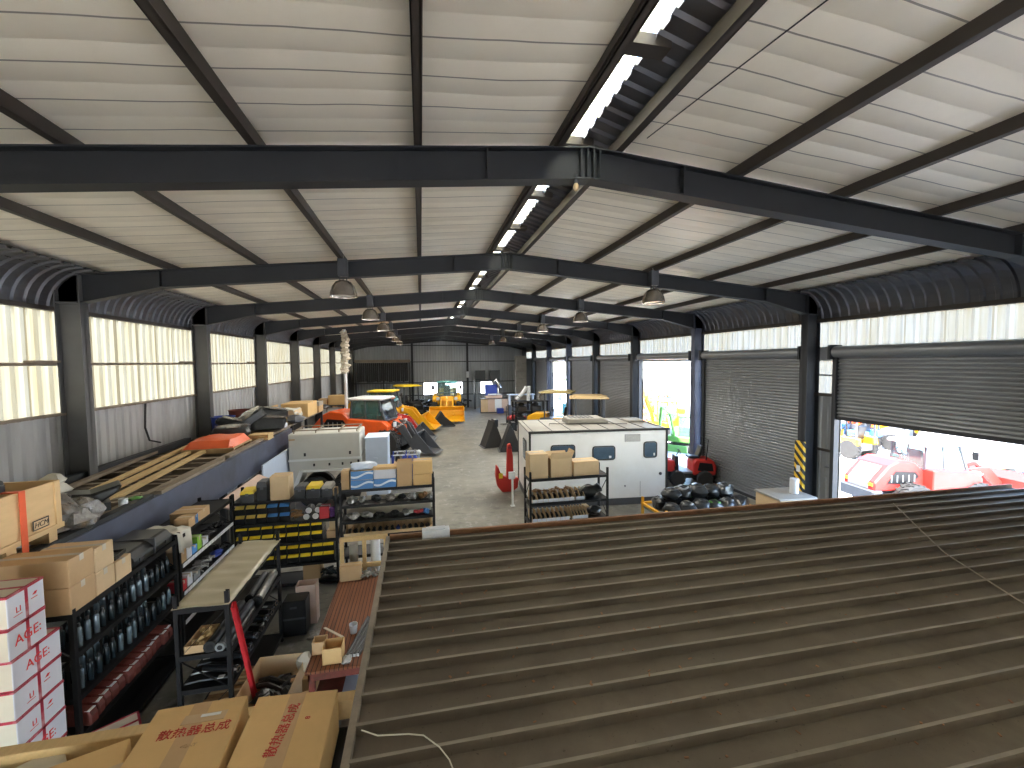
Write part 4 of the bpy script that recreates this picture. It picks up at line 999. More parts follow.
# long timber planks
for k, (p, q, w) in enumerate((((-5.3, 7.5), (-6.05, 15.0), .12), ((-5.12, 7.8), (-5.88, 15.2), .12), ((-5.5, 8.0), (-6.3, 15.0), .10), ((-6.2, 8.2), (-6.72, 13.4), .12))):
    simple('timber_plank', MB().bar((p[0] + (0, .12, -.12, 0)[k], p[1], MZ + .06), (q[0] + (0, .14, -.12, 0)[k], q[1], MZ + .075), w, .06), 'timber_pale' if k < 3 else 'timber_grey',
           ['long yellow plank on the mezzanine, nearest the open joists', 'long yellow plank on the mezzanine, ending by the dark bags', 'thin yellow plank on the mezzanine between two others', 'dull plank on the mezzanine against the wall'][k], 'plank', 'long planks on the mezzanine')
simple('steel_channel', MB().box(-.07, .07, -3.0, 3.0, 0, .16), 'steel_dark', 'long dark steel channel lying against the wall on the mezzanine', 'channel', loc=(-6.62, 10.9, MZ), rz=0)
for k in range(3):
    simple('timber_block', MB().box(-.22, .22, -.05, .05, 0, .09), 'timber_grey', f'short grey timber block beside the wrapped bundle, {ORD[k]} of three', 'block', 'short timber blocks on the mezzanine', loc=(-4.95 + .05 * k, 7.55 + .28 * k, MZ), rz=.5 + .1 * k)
# plywood crate
t = thing('plywood_crate', 'plywood crate with an orange strap on the mezzanine edge', 'crate', (-5.0, 5.40, MZ + .09))
CH = .74
MB().box(-.5, .5, -1.0, 1.0, .13, .13 + .01).box(.47, .5, -1.0, 1.0, .14, CH).box(-.5, -.47, -1.0, 1.0, .14, CH).box(-.47, .47, -1, -.97, .14, CH).box(-.47, .47, .97, 1, .14, CH).build('crate_body', 'plywood', t, bevel=.004)
for y in (-.93, .12, .93): MB().box(.5, .518, y - .035 if abs(y) > .9 else y - .006, y + .035 if abs(y) > .9 else y + .006, .14, CH).build('batten', 'plywood', t)
MB().box(.5, .52, -1, 1, .14, .20).build('batten', 'plywood', t)
for y in (-.85, -.25, .30, .85): MB().box(-.45, .5, y - .06, y + .06, 0, .13).build('skid', 'plywood', t)
MB().box(.52, .526, .40, .48, .0, CH + .01).box(-.5, .526, .40, .48, CH, CH + .012).build('strap', 'strap_orange', t)
MB().box(.519, .522, .555, .775, .235, .355).build('stencil_plate', 'ink_black', t)
MB().box(.522, .5235, .568, .762, .248, .342).build('stencil_panel', 'cardboard_pale', t)
letters('HCM', .085, 'ink_black', t, frame_M((.5245, .665, .293), (0, 1, 0), (0, 0, 1)), shear=.25)
simple('black_part', MB().box(-.2, .2, -.12, .12, 0, .09).blob((0, .2, .07), (.1, .08, .07)), 'black_plastic', 'black machine parts lying on top of the plywood crate', 'part', loc=(-4.85, 5.75, MZ + .09 + CH), smooth=True)
simple('crate_lid', MB().box(-.45, .45, -.55, .55, 0, .02), 'plywood', 'loose plywood lid lying on the crate', 'lid', loc=(-5.02, 5.1, MZ + .09 + CH), rz=.06)
# wrapped bundles beside the crate
b = MB()
for k, (x, y, z, r) in enumerate(((0, 0, .20, .23), (.08, .30, .18, .21), (-.1, .16, .27, .22), (.1, .14, .12, .2))): b.blob((x, y, z), (r, r * .9, r * .95), nz=.22, seed=60 + k, n=12, k=8)
simple('wrapped_bundle', b, 'plastic_wrap', 'shiny clear plastic wrapped bundle beside the plywood crate', 'bundle', loc=(-4.72, 6.62, MZ + .06), smooth=True)
simple('white_sack', MB().blob((0, 0, .16), (.20, .18, .17), nz=.15, seed=71).blob((.02, .05, .30), (.13, .12, .11), nz=.2, seed=72), 'cloth_white', 'off-white sack on the mezzanine behind the wrapped bundle', 'sack', loc=(-5.12, 7.10, MZ + .34), smooth=True)
simple('timber_box', MB().box(-.3, .3, -.25, .25, 0, .32), 'timber_grey', 'grey timber box under the off-white sack', 'box', loc=(-5.15, 7.1, MZ + .01), bevel=.01)
t = thing('vinyl_chair', 'black vinyl seat tipped over beside the wrapped bundle', 'seat', (-4.72, 7.22, MZ + .16), .6)
MB().prism([(-.35, .18), (.05, .10), (.30, .26), (.34, .36), (.0, .28), (-.35, .34)], -.2, .2).build('cushion', 'black_plastic', t, bevel=.03)
MB().box(-.1, .2, -.18, .18, 0, .12).build('base', 'black_plastic', t)
simple('paint_tin', MB().lathe([(.06, 0), (.06, .14), (.054, .145), (.054, .135)], 14), 'label_white', 'small white tin beside the tipped black seat', 'tin', loc=(-4.62, 7.72, MZ + .03), smooth=True)
simple('green_packet', MB().blob((0, 0, .05), (.11, .07, .05), nz=.3, seed=3), 'green_paint', 'small green and clear packet at the mezzanine edge', 'packet', loc=(-4.60, 7.98, MZ + .03), smooth=True)
# orange cover
b = MB(); rows = []
for i in range(11):
    u = i / 10 * 2 - 1; row = []
    for j in range(11):
        v = j / 10 * 2 - 1
        e = max(0, 1 - max(abs(u), abs(v)) ** 6)
        row.append((u * .56, v * .66, .22 * e ** .6 + .012 * math.sin(6 * u) * math.cos(5 * v)))
    rows.append(row)
b.ribbon(rows).box(-.54, .54, -.62, .62, 0, .02)
simple('orange_tarp', b, 'orange_cover', 'flat load under a bright orange cover on the mezzanine', 'cover', loc=(-5.36, 12.75, MZ + .125), smooth=True, rz=.05)
simple('pallet', MB().box(-.58, .58, -.70, .70, .08, .12).box(-.58, .58, -.68, -.6, 0, .08).box(-.58, .58, .6, .68, 0, .08).box(-.58, .58, -.05, .05, 0, .08), 'timber', 'timber pallet under the orange cover on the mezzanine', 'pallet', loc=(-5.36, 12.75, MZ + .0), rz=.05)
# dark wrapped seats behind it
for k, (x, y, z, rx, ry, rzz, h, tilt) in enumerate(((-5.55, 12.75, .0, .50, .36, .2, .20, 0), (-5.75, 13.3, .20, .46, .30, .3, .16, .3), (-5.35, 13.65, .28, .52, .34, .7, .17, -.5), (-4.95, 13.9, .02, .55, .4, .3, .24, 0), (-5.0, 14.3, .36, .56, .4, .4, .17, .15))):
    t = thing('wrapped_cushion_bundle', ['black wrapped seat on the mezzanine, lowest nearest the orange cover', 'black wrapped seat lying on the lowest one', 'wrapped seat tilted up in the middle of the heap', 'black wrapped seat at the bottom right of the heap', 'shiny wrapped seat on top at the right of the heap'][k], 'seat', (x, y + 1.3, MZ + .06 + z * 1.15), rzz, 'wrapped black seats on the mezzanine')
    M_ = Matrix.Rotation(tilt, 4, 'Y')
    b = MB().blob((0, 0, h), (rx, ry, h), nz=.08, n=16, k=8, sq=.6, seed=200 + k); b.v = [tuple(M_ @ Vector(p)) for p in b.v]
    b.build('cushion', 'black_bag', t, smooth=True)
    b = MB().blob((.05, 0, h * 1.9), (rx * .8, ry * .8, h * .25), nz=.3, n=14, k=6, seed=210 + k); b.v = [tuple(M_ @ Vector(p)) for p in b.v]
    b.build('wrapping', 'plastic_wrap', t, smooth=True)
def bucket(label, loc, r, h, m):
    t = thing('bucket', label, 'bucket', loc)
    MB().lathe([(r * .85, 0), (r, h), (r * 1.06, h), (r * 1.06, h - .02), (r * .98, h - .02), (r * .84, .02)], 18).build('bucket_body', m, t, smooth=True)
    MB().tube([(r * 1.03 * math.cos(a), .02 + r * .3 * math.sin(a), h - .03 - r * .8 * math.sin(a)) for a in [PI * k / 10 for k in range(11)]], .006, 6).build('handle', 'label_white', t, smooth=True)
bucket('blue plastic tub on the mezzanine behind the wrapped seats', (-6.15, 15.0, MZ + .01), .32, .62, 'blue_deep')
bucket('dull red tub on the mezzanine behind the wrapped seats', (-5.95, 15.75, MZ + .01), .32, .74, 'packet_red')
t = thing('timber_pallet_stack', 'stack of timber offcuts at the end of the wrapped seats', 'timber', (-4.75, 13.95, MZ + .02))
for k in range(3): MB().box(-.35 + .06 * k, .3, -.25, .2, .06 * k, .06 * k + .05).build('board', 'timber_pale', t)
# big cartons beyond
SH = 2.42
t = thing('storage_platform', 'timber platform beyond the mezzanine carrying big cartons', 'platform', (-5.55, 18.0, 0))
MB().box(-.75, .75, -1.85, 4.6, SH - .08, SH).build('deck', 'timber_grey', t)
for sx in (-.7, .68):
    for sy in (-1.75, 1.6, 4.5): MB().box(sx - .05, sx + .05, sy - .05, sy + .05, 0, SH - .08).build('post', 'steel_dark', t)
simple('wrapping_sheet', MB().box(-.35, .35, -.2, .2, 0, .16), 'label_white', 'white plastic wrapped block in front of the big cartons', 'block', loc=(-5.1, 16.45, SH), bevel=.03)
carton('low gold carton in front of the big cartons beyond the mezzanine', (-5.45, 17.2, SH), .9, .6, .22, m='cardboard_gold', opened=True, flaps=False)
carton('big tan carton under clear wrapping beyond the mezzanine', (-5.35, 18.6, SH), .9, 1.0, .42, m='cardboard_pale', tape='tape_clear')
carton('largest tan carton at the back of the row beyond the mezzanine', (-5.25, 20.2, SH), 1.05, 1.6, .58, m='cardboard_gold', tape='tape_clear')
b = MB(); rows = []
for i in range(12):
    u = i / 11
    rows.append([(-5.83 + .96 * u, 18.07 + 1.06 * v, SH + .44 + .02 * math.sin(9 * u + 5 * v) if 0 < i < 11 else SH + .2 + .1 * math.sin(6 * v)) for v in [k / 8 for k in range(9)]])
simple('plastic_cover', b.ribbon(rows), 'cloth_white', 'whitish plastic cover draped over the wrapped carton', 'cover', smooth=True, solid=.01)
simple('plywood_sheet', MB().box(-.03, .03, -.9, .9, 0, .5), 'plywood', 'plywood sheet standing behind the big cartons', 'sheet', loc=(-6.15, 19.3, SH))
carton('brown carton beyond the largest carton on the platform', (-5.1, 21.5, SH), .9, .8, .3, m='cardboard')
carton('grey-topped carton on the brown carton of the platform', (-5.15, 21.5, SH + .302), 1.0, .84, .18, m='roof_grey')
heap('stored_clutter', 'jumble of dark parts on the platform edge before the orange loader', 'clutter', (-5.0, 22.35, SH), (.45, .25, .10), 'black_bag', 14, 41, (.10, .18))
bucket('dark red drum on the platform beyond the cartons', (-5.85, 22.4, SH), .30, .40, 'dark_red_paint')
simple('blue_machine_part', MB().blob((0, 0, .15), (.3, .4, .16), nz=.2, seed=33), 'dark_gray', 'dark blue-grey part at the platform edge beside the cartons', 'part', loc=(-4.75, 17.6, SH), smooth=True)
# a further shelf along the wall with cartons
t = thing('wall_shelf', 'tall shelf against the wall beyond the platform', 'shelf', (-5.6, 29.0, 0))
for z in (1.0, 2.1): MB().box(-.6, .9, -1.2, 1.2, z - .05, z).build('shelf_board', 'steel_dark', t)
for sx in (-.55, .85):
    for sy in (-1.15, 1.15): MB().box(sx - .04, sx + .04, sy - .04, sy + .04, 0, 2.05).build('post', 'steel_dark', t)
carton('yellowish carton on the tall wall shelf', (-5.2, 28.6, 2.102), 1.0, .8, .58, m='cardboard_gold')
carton('brown carton at the left on the tall wall shelf', (-5.98, 28.4, 2.102), .45, .8, .4, m='cardboard')
carton('brown carton at the right end of the tall wall shelf', (-5.2, 29.4, 2.102), .7, .5, .4, m='cardboard')
simple('white_screen', MB().box(-.5, .5, -.05, .05, 0, .95), 'white_paint', 'white panel standing below the tall wall shelf', 'panel', loc=(-5.2, 28.0, 1.002))
# wrapped pole
t = thing('wrapped_pole', 'pale post with ragged wrapping around its upper half', 'pole', (-4.1, 25.0, 0))
MB().tube([(0, 0, 0), (0, 0, 6.55)], .085, 12).build('pole', 'label_white', t, smooth=True)
b = MB(); rnd = random.Random(4)
for k in range(16): b.blob((rnd.uniform(-.06, .06), rnd.uniform(-.05, .05), 4.25 + k * .145), (rnd.uniform(.15, .24), .16, .14), nz=.3, n=9, k=5, seed=k)
b.build('wrapping', 'carton_cream', t, smooth=True)
# sheets under the mezzanine edge
simple('white_sheet', MB().box(-.02, .02, -1.3, 1.1, 0, 1.95), 'blue_white', 'large white panel leaning by the mezzanine end', 'panel', loc=(-4.22, 13.75, .02))
t = thing('leaning_board', 'pinkish board lying sloped beneath the mezzanine edge behind the bins', 'board', (0, 0, 0))
MB().add([(-4.3, 9.9, 1.75), (-3.78, 10.0, 1.50), (-3.78, 12.4, 1.50), (-4.3, 12.4, 1.75), (-4.3, 9.9, 1.72), (-3.78, 10.0, 1.47), (-3.78, 12.4, 1.47), (-4.3, 12.4, 1.72)], [(0, 1, 2, 3), (7, 6, 5, 4), (0, 4, 5, 1), (1, 5, 6, 2), (2, 6, 7, 3), (3, 7, 4, 0)]).build('board', 'pink_tan', t)
for y in (10.3, 12.1): MB().box(-4.02, -3.96, y - .03, y + .03, 0, 1.6).build('leg', 'timber_grey', t)

# ================================================================== WHEELS AND MACHINES
def wheel(parent, x, y, z, r, w, rim='grey_mid', lugs=True):
    Mx = Matrix.Translation((x, y, z)) @ Matrix.Rotation(R(90), 4, 'X')
    b = MB().lathe([(r * .55, -w / 2), (r * .9, -w / 2), (r, -w * .36), (r, w * .36), (r * .9, w / 2), (r * .55, w / 2)], 26, 0, Mx)
    if lugs:
        for k in range(18):
            a = 2 * PI * k / 18
            for s in (-1, 1):
                M_ = Mx @ Matrix.Rotation(a + (.17 if s > 0 else 0), 4, 'Z') @ Matrix.Translation((r, 0, s * w * .22)) @ Matrix.Rotation(s * .5, 4, 'X')
                b.box(-.02 * r, .05 * r, -.05 * r, .05 * r, -w * .26, w * .26, 0, M_)
    o = b.build('wheel', 'black_rubber', parent)
    q = MB().lathe([(.02, -w * .36), (r * .2, -w * .38), (r * .22, -w * .3), (r * .5, -w * .26), (r * .56, -w * .42), (r * .56, w * .42), (r * .5, w * .26), (r * .22, w * .3), (r * .2, w * .38), (.02, w * .36)], 22, 0, Mx).build('rim', rim, o, smooth=True)
    return o

def loader(label, loc, rz, paint, s=1.0, arm_mat=None, bucket_mat='dark_gray', roof='white_paint', bucket_up=0.0, glassm='glass_green', text=None, name='wheel_loader', cat='loader', hood_vent='black_steel', rim='grey_mid', group=None, bw=1.12, reach=0.0):
    """articulated wheel loader, facing +x, about 5.6 m long"""
    t = thing(name, label, cat, loc, rz, group); t.scale = (s, s, s)
    arm_mat = arm_mat or paint
    for x, in ((-1.35,), (1.05,)):
        for y in (-.86, .86): wheel(t, x, y, .62, .62, .42, rim)
    MB().box(-2.3, -.5, -.42, .42, .45, .85).box(.2, 1.6, -.40, .40, .42, .95).box(-.5, .3, -.25, .25, .5, .85).build('chassis', 'dark_gray', t, bevel=.02)
    # engine hood with a big side grille opening
    hood = [(-2.62, .95), (-2.62, 1.25), (-2.05, 1.86), (-1.70, 2.02), (-1.05, 1.96), (-.70, 1.62), (-.70, .95)]
    h = MB().prism(hood, -.66, .66).build('hood', paint, t, bevel=.05)
    for sd in (-1, 1):
        MB().prism([(-2.15, 1.22), (-1.82, 1.66), (-1.05, 1.62), (-.92, 1.45), (-1.2, 1.18)], sd * .655, sd * .672).build('side_grille', hood_vent, h)
        for k in range(5): MB().box(-2.0 + k * .22, -1.96 + k * .22, sd * .665 - .015, sd * .665 + .015, 1.26, 1.52).build('bar', 'grey_mid', h)
        MB().box(-2.64, -2.60, sd * .5 - .1, sd * .5 + .1, 1.12, 1.22).build('tail_light', 'yellow_plastic', h)
    MB().prism([(-2.64, 1.0), (-2.64, 1.24), (-2.14, 1.80), (-2.10, 1.80), (-2.58, 1.0)], -.42, .42).build('rear_grille', 'grey_mid', h)
    MB().box(-2.72, -2.3, -.72, .72, .55, .98).build('counterweight', 'dark_gray', t, bevel=.05)
    # fenders and cab base
    for sd in (-1, 1):
        MB().prism([(-.72, 1.0), (-.70, 1.72), (.95, 1.62), (1.22, 1.40), (1.22, 1.0), (-.62, .98)], sd * .55, sd * .98).build('side_panel', paint, t, bevel=.03)
        MB().box(-.1, .3, sd * .75 - .2, sd * .75 + .2, .40, .84).build('step', 'dark_gray', t)
    # cab
    P = {'rb': (-.68, .66, 1.70), 'rt': (-.62, .62, 2.52), 'fb': (.95, .66, 1.60), 'ft': (.66, .62, 2.52)}
    c = MB()
    for sd in (-1, 1):
        f_ = lambda k: (P[k][0], P[k][1] * sd, P[k][2])
        for a_, b_ in (('rb', 'rt'), ('fb', 'ft'), ('rt', 'ft'), ('rb', 'fb')): c.bar(f_(a_), f_(b_), .07, .07)
        c.bar((.05, .66 * sd, 1.65), (.02, .62 * sd, 2.52), .05, .05)
    for k in ('rb', 'rt', 'fb', 'ft'): c.bar((P[k][0], -P[k][1], P[k][2]), P[k], .07, .07)
    cab = c.build('cab_frame', 'dark_gray', t)
    g = MB()
    for sd in (-1, 1): g.add([(P[k][0], P[k][1] * sd, P[k][2]) for k in ('rb', 'fb', 'ft', 'rt')], [(0, 1, 2, 3)])
    g.add([(.95, -.66, 1.60), (.95, .66, 1.60), (.66, .62, 2.52), (.66, -.62, 2.52)], [(0, 1, 2, 3)])
    g.add([(-.68, -.66, 1.70), (-.68, .66, 1.70), (-.62, .62, 2.52), (-.62, -.62, 2.52)], [(0, 1, 2, 3)])
    g.build('glass', glassm, cab)
    MB().box(-.80, .84, -.74, .74, 2.52, 2.63).build('cab_roof', roof, t, bevel=.04)
    MB().box(-.32, .14, -.25, .25, 1.5, 1.78).prism([(-.36, 1.76), (-.22, 1.76), (-.30, 2.3), (-.42, 2.28)], -.24, .24).build('seat', 'black_plastic', cab, bevel=.02)
    MB().tube([(.60, 0, 1.5), (.46, 0, 1.92)], .03, 8).tube([(.46 + .05 * math.sin(a), .19 * math.cos(a), 1.92 + .16 * math.sin(a)) for a in [2 * PI * k / 12 for k in range(13)]], .018, 6).build('steering_wheel', 'black_plastic', cab)
    for sd in (-1, 1): MB().tube([(.7, .62 * sd, 2.3), (.9, .9 * sd, 2.25)], .015, 6).box(.87, .91, sd * .96 - .1, sd * .96 + .1, 2.05, 2.35).build('mirror', 'black_plastic', cab)
    # front frame, lift arms, bucket
    MB().prism([(.85, .85), (1.0, 1.5), (1.3, 1.62), (1.55, 1.3), (1.6, .85)], -.36, .36).build('front_tower', paint, t, bevel=.03)
    u = bucket_up
    bx, bz = 2.75 - .25 * u + reach, .38 + 1.7 * u
    kx, kz = 2.05 + .1 * u + reach * .55, 1.22 + 1.1 * u
    for sd in (-1, 1):
        a = MB().prism([(1.12, 1.38), (1.25, 1.60), (kx + .05, kz + .16), (bx + .16, bz + .08), (bx, bz - .12), (kx - .18, kz - .14)], sd * .40 - .05, sd * .40 + .05).build('lift_arm', arm_mat, t, bevel=.01)
        MB().tube([(1.15, sd * .40, .95), (kx - .2, sd * .40, kz - .1)], .055, 10).tube([(kx - .5, sd * .4, kz - .22), (kx - .1, sd * .4, kz - .04)], .035, 8).build('cylinder', 'chrome', a, smooth=True)
        if text: letters(text, .17, 'ink_white', a, frame_M(((kx + 1.2) / 2 + .06, sd * .455, (kz + 1.5) / 2 + .0), (-sd * (kx - 1.2) * -1 if sd < 0 else -(kx - 1.2), 0, (kz - 1.5) * (1 if sd < 0 else -1)), (0, 0, 1) if False else ((1.5 - kz) * .4, 0, (kx - 1.2))))
    MB().bar((1.3, 0, 1.55), (kx, 0, kz + .22), .10, .12).bar((kx, 0, kz + .22), (bx + .02, 0, bz + .35), .08, .1).tube([(kx - .5, 0, kz + .05), (kx, 0, kz + .24)], .05, 8).build('tilt_link', arm_mat, t)
    tl = .5 * u
    prof = [(0, 0), (.55, -.22), (1.0, -.26), (1.02, -.22), (.56, -.17), (.06, .05), (.02, .42), (.22, .66), (.18, .69), (-.04, .45)]
    prof = [(bx + .02 + p[0] * math.cos(tl) - p[1] * math.sin(tl) * 1, bz + p[1] * math.cos(tl) + p[0] * math.sin(tl)) for p in prof]
    w = bw
    bk = MB().prism(prof, -w, w)
    side = [prof[i] for i in (0, 1, 2, 6, 7)] if False else [prof[0], prof[1], prof[2], prof[7], prof[9]]
    for sd in (-1, 1): bk.prism(side, sd * w - .02, sd * w + .02)
    bo = bk.build('bucket', bucket_mat, t)
    e = MB(); ex, ez = prof[2]
    for k in range(8): e.box(ex - .04, ex + .10, -w + .05 + k * (2 * w - .1) / 7 - .04, -w + .05 + k * (2 * w - .1) / 7 + .04, ez, ez + .035)
    e.build('bucket_teeth', 'grey_mid', bo)
    for sd in (-1, 1): MB().box(1.35, 1.42, sd * .62 - .11, sd * .62 + .11, 1.35, 1.55).bar((1.3, sd * .35, 1.4), (1.38, sd * .6, 1.42), .04, .04).build('head_light', 'label_white', t)
    return t

loader('bright orange wheel loader with dark lettered arms, nearest in the hall', (-2.55, 23.0, 0), R(-20), 'orange_paint', 1.12, bw=.5, reach=-.62, arm_mat='dark_gray', bucket_mat='dark_gray', roof='white_paint', text='POWER X', rim='red_plastic')
loader('yellow wheel loader with raised cab lights behind the orange one', (-2.55, 30.2, 0), R(-14), 'yellow_paint', 1.08, reach=-.3, bw=.9, bucket_mat='yellow_paint', roof='yellow_plastic', bucket_up=.05)
loader('dark red cabbed loader between the orange and yellow machines', (-2.5, 26.3, 0), R(-8), 'dark_red_paint', 1.0, reach=-.5, bw=.7, arm_mat='red_paint', bucket_mat='dark_gray', roof='orange_paint', glassm='glass_green')
loader('yellow wheel loader facing the viewer with its bucket down', (2.15, 36.9, 0), R(-94), 'yellow_paint', 1.18, bucket_mat='yellow_paint', roof='aqua_glass_paint', glassm='glass_clear')
t = thing('loader_bucket', 'pointed black bucket standing on the floor before the yellow loader', 'bucket', (1.35, 31.4, 0), .1)
MB().prism([(-.95, 0), (.95, 0), (1.0, .1), (.25, .75), (0, 1.15), (-.3, .7), (-.95, .12)], -.5, .4).build('bucket_body', 'black_rubber', t, bevel=.03)
MB().box(-.9, .9, -.56, -.5, 0, .08).build('cutting_edge', 'dark_gray', t)

def canopy_machine(label, loc, rz, paint, roofm, s=1.0, name='compact_tractor', cat='tractor', fork=False):
    """small ride-on machine with a four-post canopy, facing +x"""
    t = thing(name, label, cat, loc, rz); t.scale = (s, s, s)
    for x, r in ((-.65, .42), (.75, .36)):
        for y in (-.52, .52): wheel(t, x, y, r, r, .26)
    MB().box(-1.0, 1.2, -.36, .36, .36, .62).build('chassis', 'dark_gray', t, bevel=.02)
    MB().prism([(.2, .6), (.2, 1.12), (.9, 1.08), (1.22, .92), (1.25, .6)], -.36, .36).build('hood', paint, t, bevel=.05)
    for sd in (-1, 1): MB().prism([(-1.05, .6), (-1.0, .92), (-.2, .92), (-.12, .6)], sd * .36, sd * .64).build('fender', paint, t, bevel=.03)
    MB().box(-.72, -.25, -.25, .25, .82, .94).prism([(-.74, .92), (-.62, .92), (-.72, 1.42), (-.82, 1.40)], -.24, .24).build('seat', 'black_plastic', t, bevel=.02)
    MB().tube([(.18, 0, 1.0), (-.05, 0, 1.28)], .025, 8).tube([(-.05 + .06 * math.sin(a), .17 * math.cos(a), 1.28 + .14 * math.sin(a)) for a in [2 * PI * k / 12 for k in range(13)]], .016, 6).build('steering_wheel', 'black_plastic', t)
    for x in (-.92, .25):
        for y in (-.56, .56): MB().bar((x, y, .8), (x, y * .95, 2.12), .06, .06).build('canopy_post', 'dark_gray', t)
    MB().box(-1.12, .52, -.70, .70, 2.12, 2.18).prism([(-1.0, 2.18), (.4, 2.18), (.3, 2.24), (-.9, 2.24)], -.6, .6).build('canopy', roofm, t, bevel=.02)
    if fork:
        for y in (-.3, .3): MB().box(1.3, 1.38, y - .05, y + .05, .1, 2.3).build('mast', 'dark_gray', t); MB().box(1.38, 2.2, y - .06, y + .06, .08, .12).build('fork', 'black_steel', t)
        MB().box(1.28, 1.4, -.35, .35, 1.9, 1.98).build('mast_crossbar', 'dark_gray', t)
    return t
canopy_machine('compact machine with a tan canopy, nearer of the two past the white cabin', (8.55, 21.9, 0), R(160), 'yellow_paint', 'timber_pale', 1.26)
canopy_machine('compact machine with an ochre canopy, farther of the two past the white cabin', (8.2, 26.2, 0), R(150), 'yellow_paint', 'ochre', 1.26)
canopy_machine('black rough-terrain machine with a yellow canopy near the end wall', (-1.0, 37.5, 0), R(-60), 'black_steel', 'yellow_plastic', 1.25)
canopy_machine('small dark red forklift standing in the middle distance', (7.0, 31.2, 0), R(200), 'red_paint', 'black_plastic', .6, 'forklift', 'forklift', True)
# ================================================================== SERVICE TRAILER, CABIN AND THE REST OF THE HALL
t = thing('service_trailer', 'cream service trailer body with tandem wheels behind the blue cartons', 'trailer', (-3.05, 14.5, 0))
MB().box(-1.10, 1.06, 0, 1.25, 1.62, 2.46).build('upper_body', 'cream_paint', t, bevel=.03)
MB().prism([(-1.10, .72), (-.92, .72), (-.72, 1.24), (.82, 1.24), (.96, .72), (1.06, .72), (1.06, 1.60), (-1.10, 1.60)], .03, 1.22).build('lower_body', 'cream_paint', t, bevel=.01)
MB().box(-1.12, 1.08, -.012, .02, 1.58, 1.65).build('trim_strip', 'white_paint', t)
MB().bar((-.94, -.02, .74), (-.74, -.02, 1.26), .05, .12).bar((-.74, -.02, 1.26), (.84, -.02, 1.26), .12, .05).bar((.84, -.02, 1.26), (.98, -.02, .74), .05, .12).build('wheel_arch', 'white_paint', t)
for x in (-.42, .54): wheel(t, x, .28, .50, .50, .28, 'dark_gray', False)
for x in (-.42, .54): wheel(t, x, 1.02, .50, .50, .28, 'dark_gray', False)
for x in (-.62, .74): MB().box(x - .03, x + .03, -.02, .0, 1.74, 1.84).build('latch', 'ink_black', t)
for x in (-.36, .10, .50, .76): MB().box(x - .025, x + .025, -.012, .03, 1.40, 1.48).build('latch', 'ink_black', t)
MB().box(-1.08, -.90, -.012, .0, 2.26, 2.30).build('maker_plate', 'cardboard', t)
MB().box(.96, 1.02, -.016, .03, 1.36, 1.54).build('lamp', 'ink_black', t)
rk = MB()
for y in (.1, 1.15): rk.bar((-1.0, y, 2.55), (1.0, y, 2.55), .04, .03)
for x in (-.95, -.3, .4, .95):
    rk.bar((x, .1, 2.53), (x, 1.15, 2.53), .04, .03)
    for y in (.1, 1.15): rk.box(x - .015, x + .015, y - .015, y + .015, 2.42, 2.53)
rk.build('roof_rack', 'timber_grey', t)
MB().box(-.9, 1.2, .6, .7, .45, .6).build('drawbar', 'dark_gray', t)
simple('blue_white_box', MB().box(-.36, .36, -.5, .5, 0, 2.15).box(-.38, .38, -.52, .52, 2.15, 2.19).box(-.12, .02, -.52, -.5, 1.45, 1.5), 'blue_white', 'pale blue upright box beside the cream trailer', 'box', loc=(-1.52, 15.35, 0.0), bevel=.02)
t = thing('dark_locker', 'dark open locker with striped boards at the left end of the trailer', 'locker', (-4.62, 16.35, 0))
MB().box(-.25, .25, -.4, .4, 0, 2.05).build('locker_body', 'blue_deep', t, bevel=.01)
for k in range(3): MB().box(-.28, .28, -.46, -.40, 1.15 + .42 * k, 1.27 + .42 * k).build('board', 'timber_grey', t)
# gas bottle cage
t = thing('bottle_cage', 'blue and black gas bottle cage standing right of the trailer', 'cage', (-.62, 16.4, 0))
MB().box(-.5, .5, -.35, .35, .08, .12).build('base', 'blue_deep', t)
for sx in (-.48, 0, .48):
    for sy in (-.33, .33): MB().box(sx - .025, sx + .025, sy - .025, sy + .025, .0, 1.30).build('post', 'blue_white' if sx > .4 else 'blue_deep', t)
for z in (.5, .9, 1.28): MB().box(-.5, .5, -.345, -.325, z - .02, z + .02).box(-.5, .5, .325, .345, z - .02, z + .02).build('rail', 'label_white' if z > 1.2 else 'blue_deep', t)
for k, (x, m) in enumerate(((-.30, 'black_steel'), (-.06, 'blue_deep'), (.14, 'blue_deep'), (.33, 'blue_deep'))):
    t2 = thing('gas_cylinder', ['black gas cylinder at the left in the bottle cage', 'dark blue gas cylinder second from the left in the bottle cage', 'dark blue gas cylinder third from the left in the bottle cage', 'dark blue gas cylinder at the right in the bottle cage'][k], 'gas cylinder', (x - .62, 16.38, .122))
    MB().lathe([(.085, 0), (.09, .02), (.09, .95), (.06, 1.05), (.03, 1.09), (.03, 1.13)], 16).build('cylinder_body', m, t2, smooth=True)
    MB().lathe([(.045, 1.13), (.05, 1.15), (.05, 1.22), (.03, 1.24)], 10).build('valve_cap', 'chrome', t2, smooth=True)
simple('white_bottle', MB().lathe([(.05, 0), (.055, .02), (.055, .34), (.02, .40)], 12), 'label_white', 'small white bottle standing at the front of the gas bottle cage', 'bottle', loc=(-.88, 16.15, .122), smooth=True)
simple('white_ball', MB().blob((0, 0, .07), (.08, .08, .08), nz=0, n=12, k=8), 'label_white', 'white knob on the right corner of the bottle cage', 'knob', loc=(-.14, 16.06, 1.30), smooth=True)

